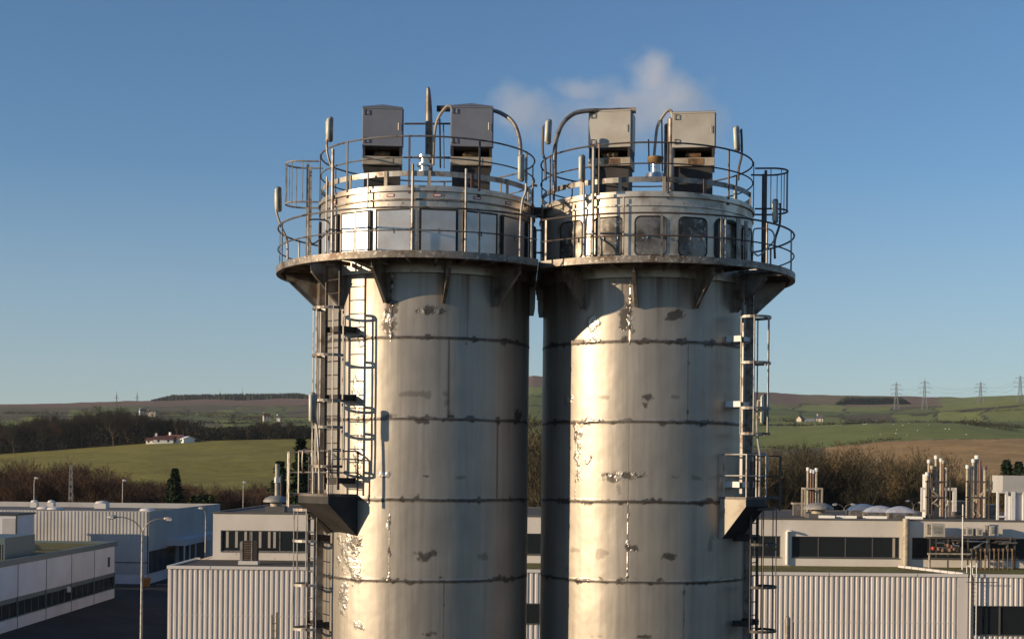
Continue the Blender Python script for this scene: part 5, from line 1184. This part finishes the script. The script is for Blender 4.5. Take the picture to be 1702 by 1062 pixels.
LM_L = [(8,'at the left edge of the picture'),(35,'left of the first lamp post behind the white shed'),(62,'behind the first lamp post of the white shed'),(92,'between the first lamp post and the lattice mast'),(120,'round the lattice mast'),(150,'just right of the lattice mast'),(180,'left of the middle lamp post of the white shed'),(207,'behind the middle lamp post of the white shed'),(235,'between the middle lamp post and the pointed conifer'),(262,'just left of the pointed conifer'),(292,'behind the pointed conifer'),(318,'just right of the pointed conifer'),(345,'behind the end corner of the white shed'),(375,'behind the left end of the pale block roof'),(405,'behind the lamp post left of the stub chimney'),(435,'between that lamp post and the stub chimney'),(465,'behind the stub chimney')]
LM_W = [(5,'at its left end'),(35,'above the first lamp post'),(70,'left of the lattice mast'),(105,'in line with the lattice mast'),(140,'right of the lattice mast'),(175,'below the leftmost faint pylon'),(205,'below the second faint pylon'),(232,'below the white hillside house'),(262,'behind the left end of the red-roofed bungalow'),(292,'behind the right end of the red-roofed bungalow'),(322,'just right of the red-roofed bungalow'),(350,'below the third faint pylon'),(380,'between the third and fourth faint pylons'),(410,'below the fourth faint pylon'),(440,'below the red-roofed hillside house'),(470,'right of the red-roofed hillside house'),(500,'by the left silo ladders')]
LM_R = [(1235,'beside the right silo'),(1262,'behind the right silo ladders'),(1290,'just right of the right silo ladders'),(1318,'left of the four-pipe flue stack'),(1348,'behind the four-pipe flue stack'),(1378,'just right of the four-pipe flue stack'),(1408,'behind the twin-armed roof lamp'),(1436,'behind the blue-grey skylight'),(1464,'behind the first milky skylight'),(1494,'behind the second milky skylight'),(1520,'left of the white gantry'),(1550,'behind the first flue cluster'),(1582,'between the two flue clusters'),(1618,'behind the second flue cluster'),(1645,'between the second flue cluster and the plant room'),(1672,'behind the left end of the plant room'),(1705,'at the right edge of the picture')]
ROWS = ('front row','second row','third row','back row')
# belt behind the white shed, left
tl = lambda px: np.interp(px,[0,40,120,200,240,300,360,420,470],[782,772,772,790,800,806,812,806,806])
n = 0
for row, D0 in enumerate((214,232,252,272)):
    px = -20+row*5
    while px < 480:
        D = D0+rnd.uniform(-6,6); P = G(px,D); tz = topz(px, tl(px)+rnd.uniform(-3,16)+(3-row)*2, D); h = max(4.0,tz-P.z)
        pr = rnd.choice(TB if rnd.random()<.85 else TO)
        place(pr, P, h, 'brown tree %s, %s' % (near(px,LM_L), ROWS[row]), 'brown trees behind the left-hand buildings', wide=1.15)
        px += rnd.uniform(15,24)
# dark understorey in that belt
b = MB()
def clump(b, P, r_, h, n_, rnd, sz=.35):
    for k in range(n_):
        a = rnd.uniform(0,6.28); rr = r_*math.sqrt(rnd.random()); z = h*rnd.random()**1.2*(1-.5*(rr/r_)**2)
        c0 = Vector(P)+Vector((rr*math.cos(a),rr*math.sin(a),z)); u = Vector((rnd.uniform(-1,1),rnd.uniform(-1,1),rnd.uniform(-1,1))).normalized()*sz; v_ = u.orthogonal().normalized()*sz*.7
        b.add([c0-u,c0-v_,c0+u,c0+v_],[(0,1,2,3)])
for px in np.arange(-20,500,3.2):
    D = rnd.uniform(222,285); clump(b, G(px,D), 3.2, 4.6, 60, rnd, .4)
o = b.build('undergrowth', bark_b); tag(o,'brown brambles and scrub under the trees behind the white shed','undergrowth',kind='stuff')
place(CO[0], G(291,206), topz(291,778,206)+.0, 'dark pointed conifer behind the white shed, right of its middle lamp post','conifers behind the buildings','conifer','conifer')
place(CO[0], G(283,212), topz(283,796,212), 'smaller dark conifer leaning against the pointed one behind the white shed','conifers behind the buildings','conifer','conifer')
for px, y, w0 in ((325,823,'left one'),(347,822,'right one'),(338,826,'lowest, in the middle')):
    place(SH[0], G(px,205), topz(px,y,205)-0, 'low green evergreen shrub at the right end of the white shed, '+w0, 'green shrubs behind the white shed','shrub','shrub')
place(CO[1], G(500,165), topz(500,728,165), 'tall open-branched pine behind the left silo ladders','pines behind the left block','pine_tree','pine', wide=1.15)
place(CO[1], G(466,172), topz(466,766,172), 'lower pine with drooping branches behind the stub chimney','pines behind the left block','pine_tree','pine', wide=1.3)
place(CO[1], G(520,180), topz(520,745,180), 'pine half hidden by the lower left ladder cage','pines behind the left block','pine_tree','pine', wide=1.1)
# far wood beyond the olive field
wt = lambda px: np.interp(px,[0,40,70,110,150,200,230,260,300,330,345,400,440,480,510],[702,697,688,690,684,678,684,690,696,706,712,706,696,700,706])
for row, D0 in enumerate((716,735,756)):
    px = -25+row*4
    while px < 515:
        if 243 < px < 318 and row == 0: px += 9; continue
        D = D0+rnd.uniform(-6,6); P = G(px,D); h = max(5,topz(px, wt(px)+rnd.uniform(-2,9)+(2-row)*3, D)-P.z)
        place(rnd.choice(TD+([TB[0]] if rnd.random()<.25 else [])), P, h, 'far dark tree %s, %s' % (near(px,LM_W), ROWS[row]), 'dark trees of the far wood', wide=1.25)
        px += rnd.uniform(9,14)
b = MB()
for px in np.arange(-25,515,2.0):
    if 240 < px < 320: D = 745
    else: D = rnd.uniform(712,750)
    clump(b, G(px,D), 5, 11 if px<330 else 7, 300, rnd, .42)
o = b.build('undergrowth', bark_d); tag(o,'dark thicket filling the wood beyond the olive field','undergrowth',kind='stuff')
# behind the gap between the silos and right-hand belt
for px, y, D, w0 in ((878,702,168,'tallest, at the left'),(890,712,175,'in the middle'),(902,708,182,'at the right'),(885,735,160,'short, left of centre'),(897,745,158,'shortest, low at the right')):
    P = G(px,D); place(rnd.choice(TO+TG), P, topz(px,y,D)-P.z, 'bare tree in the gap between the silos, '+w0,'bare trees seen between the silos')
tr = lambda px: np.interp(px,[1240,1270,1300,1340,1380,1420,1440,1480,1520,1550,1580,1610,1650,1702],[760,766,760,752,750,754,772,770,756,760,790,800,796,786])
for row, D0 in enumerate((196,212,228,246)):
    px = 1225+row*4
    while px < 1730:
        D = D0+rnd.uniform(-5,5); P = G(px,D); y = tr(px)+rnd.uniform(-2,14)+(3-row)*2
        h = max(4,topz(px,y,D)-P.z)
        lab = 'bare winter tree %s, %s' % (near(px,LM_R), ROWS[row])
        place(rnd.choice(TG+TG+TO+TD[:1]), P, h, lab, 'winter trees behind the right-hand buildings', wide=1.1)
        px += rnd.uniform(15,22)
b = MB()
for px in np.arange(1225,1735,3.2): clump(b, G(px,rnd.uniform(200,250)), 3.2, 5.5, 62, rnd, .42)
for px in np.arange(860,920,4): clump(b, G(px,rnd.uniform(165,200)), 3, 5.5, 60, rnd, .4)
for px in np.arange(540,850,3.5): clump(b, G(px,rnd.uniform(205,250)), 3.4, 7, 62, rnd, .42)
for px in np.arange(925,1222,3.5): clump(b, G(px,rnd.uniform(200,250)), 3.4, 7.5, 62, rnd, .42)
o = b.build('undergrowth', bark_g); tag(o,'brown scrub under the trees behind the silos and right-hand roofs','undergrowth',kind='stuff')
for px, y, D, lab in ((1673,764,205,'dark spruce behind the plant room, left of two'),(1693,767,210,'dark spruce behind the plant room, right of two')):
    place(CO[0], G(px,D), topz(px,y,D)-G(px,D).z, lab, 'spruces behind the plant room','spruce_tree','spruce')
# hedges
def hedge(pts, hgt, lab, m=hedge_m, gap=.1, w_=1.4, group='hedges between the fields'):
    b = MB(); L = []
    for (a, c_) in zip(pts[:-1], pts[1:]):
        n_ = max(2,int((G(*c_)-G(*a)).length/2.2))
        for k in range(n_):
            f = k/n_; L.append((a[0]+(c_[0]-a[0])*f, a[1]+(c_[1]-a[1])*f))
    for px, D in L:
        if rnd.random() < gap: continue
        hh = hgt*rnd.uniform(.6,1.25)*(1.7 if rnd.random()<.06 else 1); P = G(px+rnd.uniform(-.2,.2), D); P.z -= .6
        clump(b, P, w_, hh+.6, 22, rnd, .38 if D < 1000 else .6)
    o = b.build('hedge', m); recentre(o); tag(o, lab, 'hedge', group)
hedge([(1240,770),(1290,745),(1320,715),(1378,700),(1420,715),(1460,735),(1500,745)],2.6,'long dark hedge sloping along the top left of the tan field')
hedge([(1260,1180),(1340,1150),(1400,1160),(1470,1220)],2.2,'hedge in front of the right-hand farm group',w_=2)
hedge([(1258,1330),(1300,1325),(1325,1340)],5,'row of dark bushes left of the right-hand farm group',w_=3)
hedge([(1400,1330),(1440,1340),(1480,1300)],5,'dark bushes right of the right-hand farm group',w_=3)
hedge([(1470,1260),(1560,1240),(1620,1150),(1702,1080)],2.2,'thin hedge across the foot of the green right-hand hill',w_=2)
hedge([(1600,1080),(1640,960),(1690,880)],4.5,'bushy hedge running down to the right edge',w_=3)
hedge([(1580,1750),(1640,1720),(1720,1700)],2.2,'faint hedge high on the green right-hand hill',w_=2)
hedge([(330,1250),(390,1220),(460,1230),(510,1240)],3,'dark hedge under the left-hand hillside fields',w_=2.5)
hedge([(250,1820),(330,1760),(400,1700),(460,1650)],6,'grey-brown wooded strip climbing the left hillside',m=bark_g,w_=6)
hedge([(0,1900),(80,1850),(160,1880),(220,1900)],4.5,'scattered bushes across the far left hillside',m=bark_g,w_=5,gap=.35)
hedge([(380,1560),(440,1540),(515,1520)],2.5,'thin hedge between two bright fields on the left hillside',w_=2)
hedge([(860,1000),(890,1150),(925,1300)],3.5,'diagonal hedge seen through the gap between the silos',w_=2.5)
hedge([(850,2050),(930,2050)],7,'dark strip of trees below the brown hill between the silos',w_=6)
# plantations on the skyline: too far to count
def plantation(lo, hi, D0, D1, hgt, lab):
    b = MB()
    for k in range(2600):
        f = rnd.random(); px = lo+(hi-lo)*f; D = D0(f) if callable(D0) else rnd.uniform(D0,D1); D += rnd.uniform(-40,40)
        P = G(px, D); h = hgt*rnd.uniform(.75,1.2)*min(1,6*f+.25,6*(1-f)+.25); r_ = 4.0
        a = rnd.uniform(0,1); b.add([P+Vector((r_*math.cos(a+i*2.1),r_*math.sin(a+i*2.1),-1)) for i in range(3)]+[P+Vector((0,0,h))],[(0,1,3),(1,2,3),(2,0,3)])
    o = b.build('plantation', vmat('far_conifers',(.022,.030,.022),(.034,.042,.028),.02)); tag(o, lab, 'plantation', kind='stuff')
plantation(250,530,3300,3420,13,'dark conifer plantation along the left skyline')
plantation(1388,1512,lambda f: 2500+150*f,0,12,'dark slanting conifer plantation under the right-hand moor')
# sheep
sw = mat('white_fleece', (.62,.58,.50), .9)
def sheep_mesh():
    b = MB(); b.tube([(-.5,0,.62),(-.42,0,.66),(-.1,0,.70),(.25,0,.68),(.45,0,.66)],[.10,.26,.30,.28,.14],8)
    b.tube([(.42,0,.72),(.62,0,.86),(.80,0,.76)],[.12,.10,.05],6)
    for x in (-.34,.30):
        for y in (-.14,.14): b.tube([(x,y,.5),(x-.03,y,.25),(x,y,0)],[.06,.04,.035],5)
    me_ = bpy.data.meshes.new('sheep'); me_.from_pydata(b.v,[],b.f); me_.materials.append(sw); me_.polygons.foreach_set('use_smooth',[True]*len(me_.polygons)); return me_
sm = sheep_mesh()
for k in range(18):
    px = rnd.gauss(1560,45) if k > 6 else rnd.uniform(1430,1500); px = min(max(px,1425),1640); D = rnd.uniform(760,985)
    o = bpy.data.objects.new('sheep', sm); col.objects.link(o); o.location = G(px,D)+Vector((0,0,.15)); o.rotation_euler = (0,0,rnd.uniform(0,6.28)); o.scale = (.65,)*3
    tag(o,'tiny white sheep grazing on the green field above the tan one','sheep','sheep on the green field')

# ------------------------------------------------------------------ small things in front of the ribbed wall
D = 60; q = W(1309,1030,D); root = thing('vent_pipe', (q.x,D,0), 'dark round vent pipe with a domed top before the ribbed wall on the right', 'vent pipe')
b = MB(); r_ = 9*.5*D/F*1.0; b.tube([(q.x,D,0),(q.x,D,q.z)],r_,16); b.build('pipe', M['gusset'], root, smooth=True)
b = MB(); b.lathe([(r_,0),(r_*1.05,.0),(r_*.9,.10),(r_*.5,.16),(.001,.18)],(q.x,D,q.z),16); b.build('cap', M['rail'], root, smooth=True)
b = MB(); x = W(1319,1030,D).x; b.tube([(x,D,0),(x,D,q.z-.1)],.02,6); b.build('stay_rod', M['raildark'], root)
D = 60; root = thing('timber_ladder', (W(455,1060,D).x,D,0), 'weathered yellowish ladder head before the ribbed wall at lower left', 'ladder')
b = MB(); tm_ = mat('weathered_timber', (.30,.24,.13), .85, n1=(4,(.18,.13,.07),.4,.6), mapping=(1,1,.2))
for px, y in ((452,1021),(460.5,1017)):
    q = W(px,y,D); b.box((q.x,D,q.z/2),(.09 if px>455 else .05,.05,q.z))
b.build('stile', tm_, root); b = MB(); z = .3
while z < W(452,1030,D).z: b.tube([(W(452,1030,D).x,D,z),(W(460,1030,D).x,D,z+.02)],.02,6); z += .3
b.build('rung', tm_, root)

# ------------------------------------------------------------------ steam
D = 125; c0 = W(1010,160,D)
b = MB(); x0, x1 = W(790,160,D).x, W(1230,160,D).x; z0, z1 = W(1010,300,D).z, W(1010,60,D).z
b.bb(x0,x1,D-5,D+5,z0,z1)
vm_ = bpy.data.materials.new('steam'); vm_.use_nodes = True; t = vm_.node_tree; t.nodes.clear(); N = t.nodes.new; L = t.links.new
out = N('ShaderNodeOutputMaterial'); pv = N('ShaderNodeVolumePrincipled'); pv.inputs['Color'].default_value = (.995,.99,.99,1); pv.inputs['Anisotropy'].default_value = -.25
L(pv.outputs[0], out.inputs['Volume']); tc = N('ShaderNodeTexCoord')
nz = N('ShaderNodeTexNoise'); nz.inputs['Scale'].default_value = .32; nz.inputs['Detail'].default_value = 5; nz.inputs['Roughness'].default_value = .55; L(tc.outputs['Object'], nz.inputs['Vector'])
sub = N('ShaderNodeVectorMath'); sub.operation = 'SUBTRACT'; sub.inputs[1].default_value = (.5,.5,.5); L(nz.outputs['Color'], sub.inputs[0])
sc = N('ShaderNodeVectorMath'); sc.operation = 'SCALE'; sc.inputs['Scale'].default_value = 4.6; L(sub.outputs[0], sc.inputs[0])
ad = N('ShaderNodeVectorMath'); ad.operation = 'ADD'; L(tc.outputs['Object'], ad.inputs[0]); L(sc.outputs[0], ad.inputs[1])
acc = None
for px, py, rx, rz, amp in ((1085,135,50,50,1.2),(1130,165,62,42,1.0),(1060,172,85,34,1.0),(980,150,60,24,.55),(870,185,55,30,.75),(905,215,45,26,.45),(1010,205,120,48,.75),(1140,205,75,52,.85),(1085,190,95,50,.9),(850,170,46,26,.6),(890,200,55,34,.6)):
    p = W(px,py,D); d = N('ShaderNodeVectorMath'); d.operation = 'SUBTRACT'; d.inputs[1].default_value = p; L(ad.outputs[0], d.inputs[0])
    m_ = N('ShaderNodeVectorMath'); m_.operation = 'MULTIPLY'; m_.inputs[1].default_value = (F/D/rx, 1/2.6, F/D/rz); L(d.outputs[0], m_.inputs[0])
    l_ = N('ShaderNodeVectorMath'); l_.operation = 'LENGTH'; L(m_.outputs[0], l_.inputs[0])
    r_ = N('ShaderNodeMapRange'); r_.interpolation_type = 'SMOOTHSTEP'; r_.inputs[1].default_value = 1.25; r_.inputs[2].default_value = .1; r_.inputs[3].default_value = 0; r_.inputs[4].default_value = amp; L(l_.outputs['Value'], r_.inputs[0])
    if acc is None: acc = r_.outputs[0]
    else:
        a_ = N('ShaderNodeMath'); a_.operation = 'MAXIMUM'; L(acc, a_.inputs[0]); L(r_.outputs[0], a_.inputs[1]); acc = a_.outputs[0]
mm = N('ShaderNodeMath'); mm.operation = 'MULTIPLY'; mm.inputs[1].default_value = .24; L(acc, mm.inputs[0]); L(mm.outputs[0], pv.inputs['Density'])
so = b.build('steam_plume', vm_); tag(so,'soft white plume of steam drifting behind the silo tops','steam',kind='stuff')
try: vm_.cycles.volume_step_rate = .5
except Exception: pass

# ------------------------------------------------------------------ winter haze
hv = bpy.data.materials.new('haze_air'); hv.use_nodes = True; t = hv.node_tree; t.nodes.clear()
out = t.nodes.new('ShaderNodeOutputMaterial'); pv = t.nodes.new('ShaderNodeVolumePrincipled'); pv.inputs['Color'].default_value = (.80,.86,.95,1); pv.inputs['Density'].default_value = HAZE
pv.inputs['Anisotropy'].default_value = .0; t.links.new(pv.outputs[0], out.inputs['Volume'])
b = MB(); b.bb(-5600,5600,-5300,5600,-90,330); hz = b.build('haze', hv); hz['kind'] = 'stuff'

# give trees that would share a label their own, left to right
from collections import defaultdict
dd_ = defaultdict(list)
for o in bpy.data.objects:
    if o.parent is None and 'label' in o and o.get('category') == 'tree': dd_[o['label']].append(o)
for lb, os_ in dd_.items():
    if len(os_) > 1:
        os_.sort(key=lambda o: o.location.x/o.location.y)
        for i, o in enumerate(os_):
            o['label'] = lb+', '+(('left one','right one') if len(os_) == 2 else ('left one','middle one','right one','far right one'))[min(i,3)]
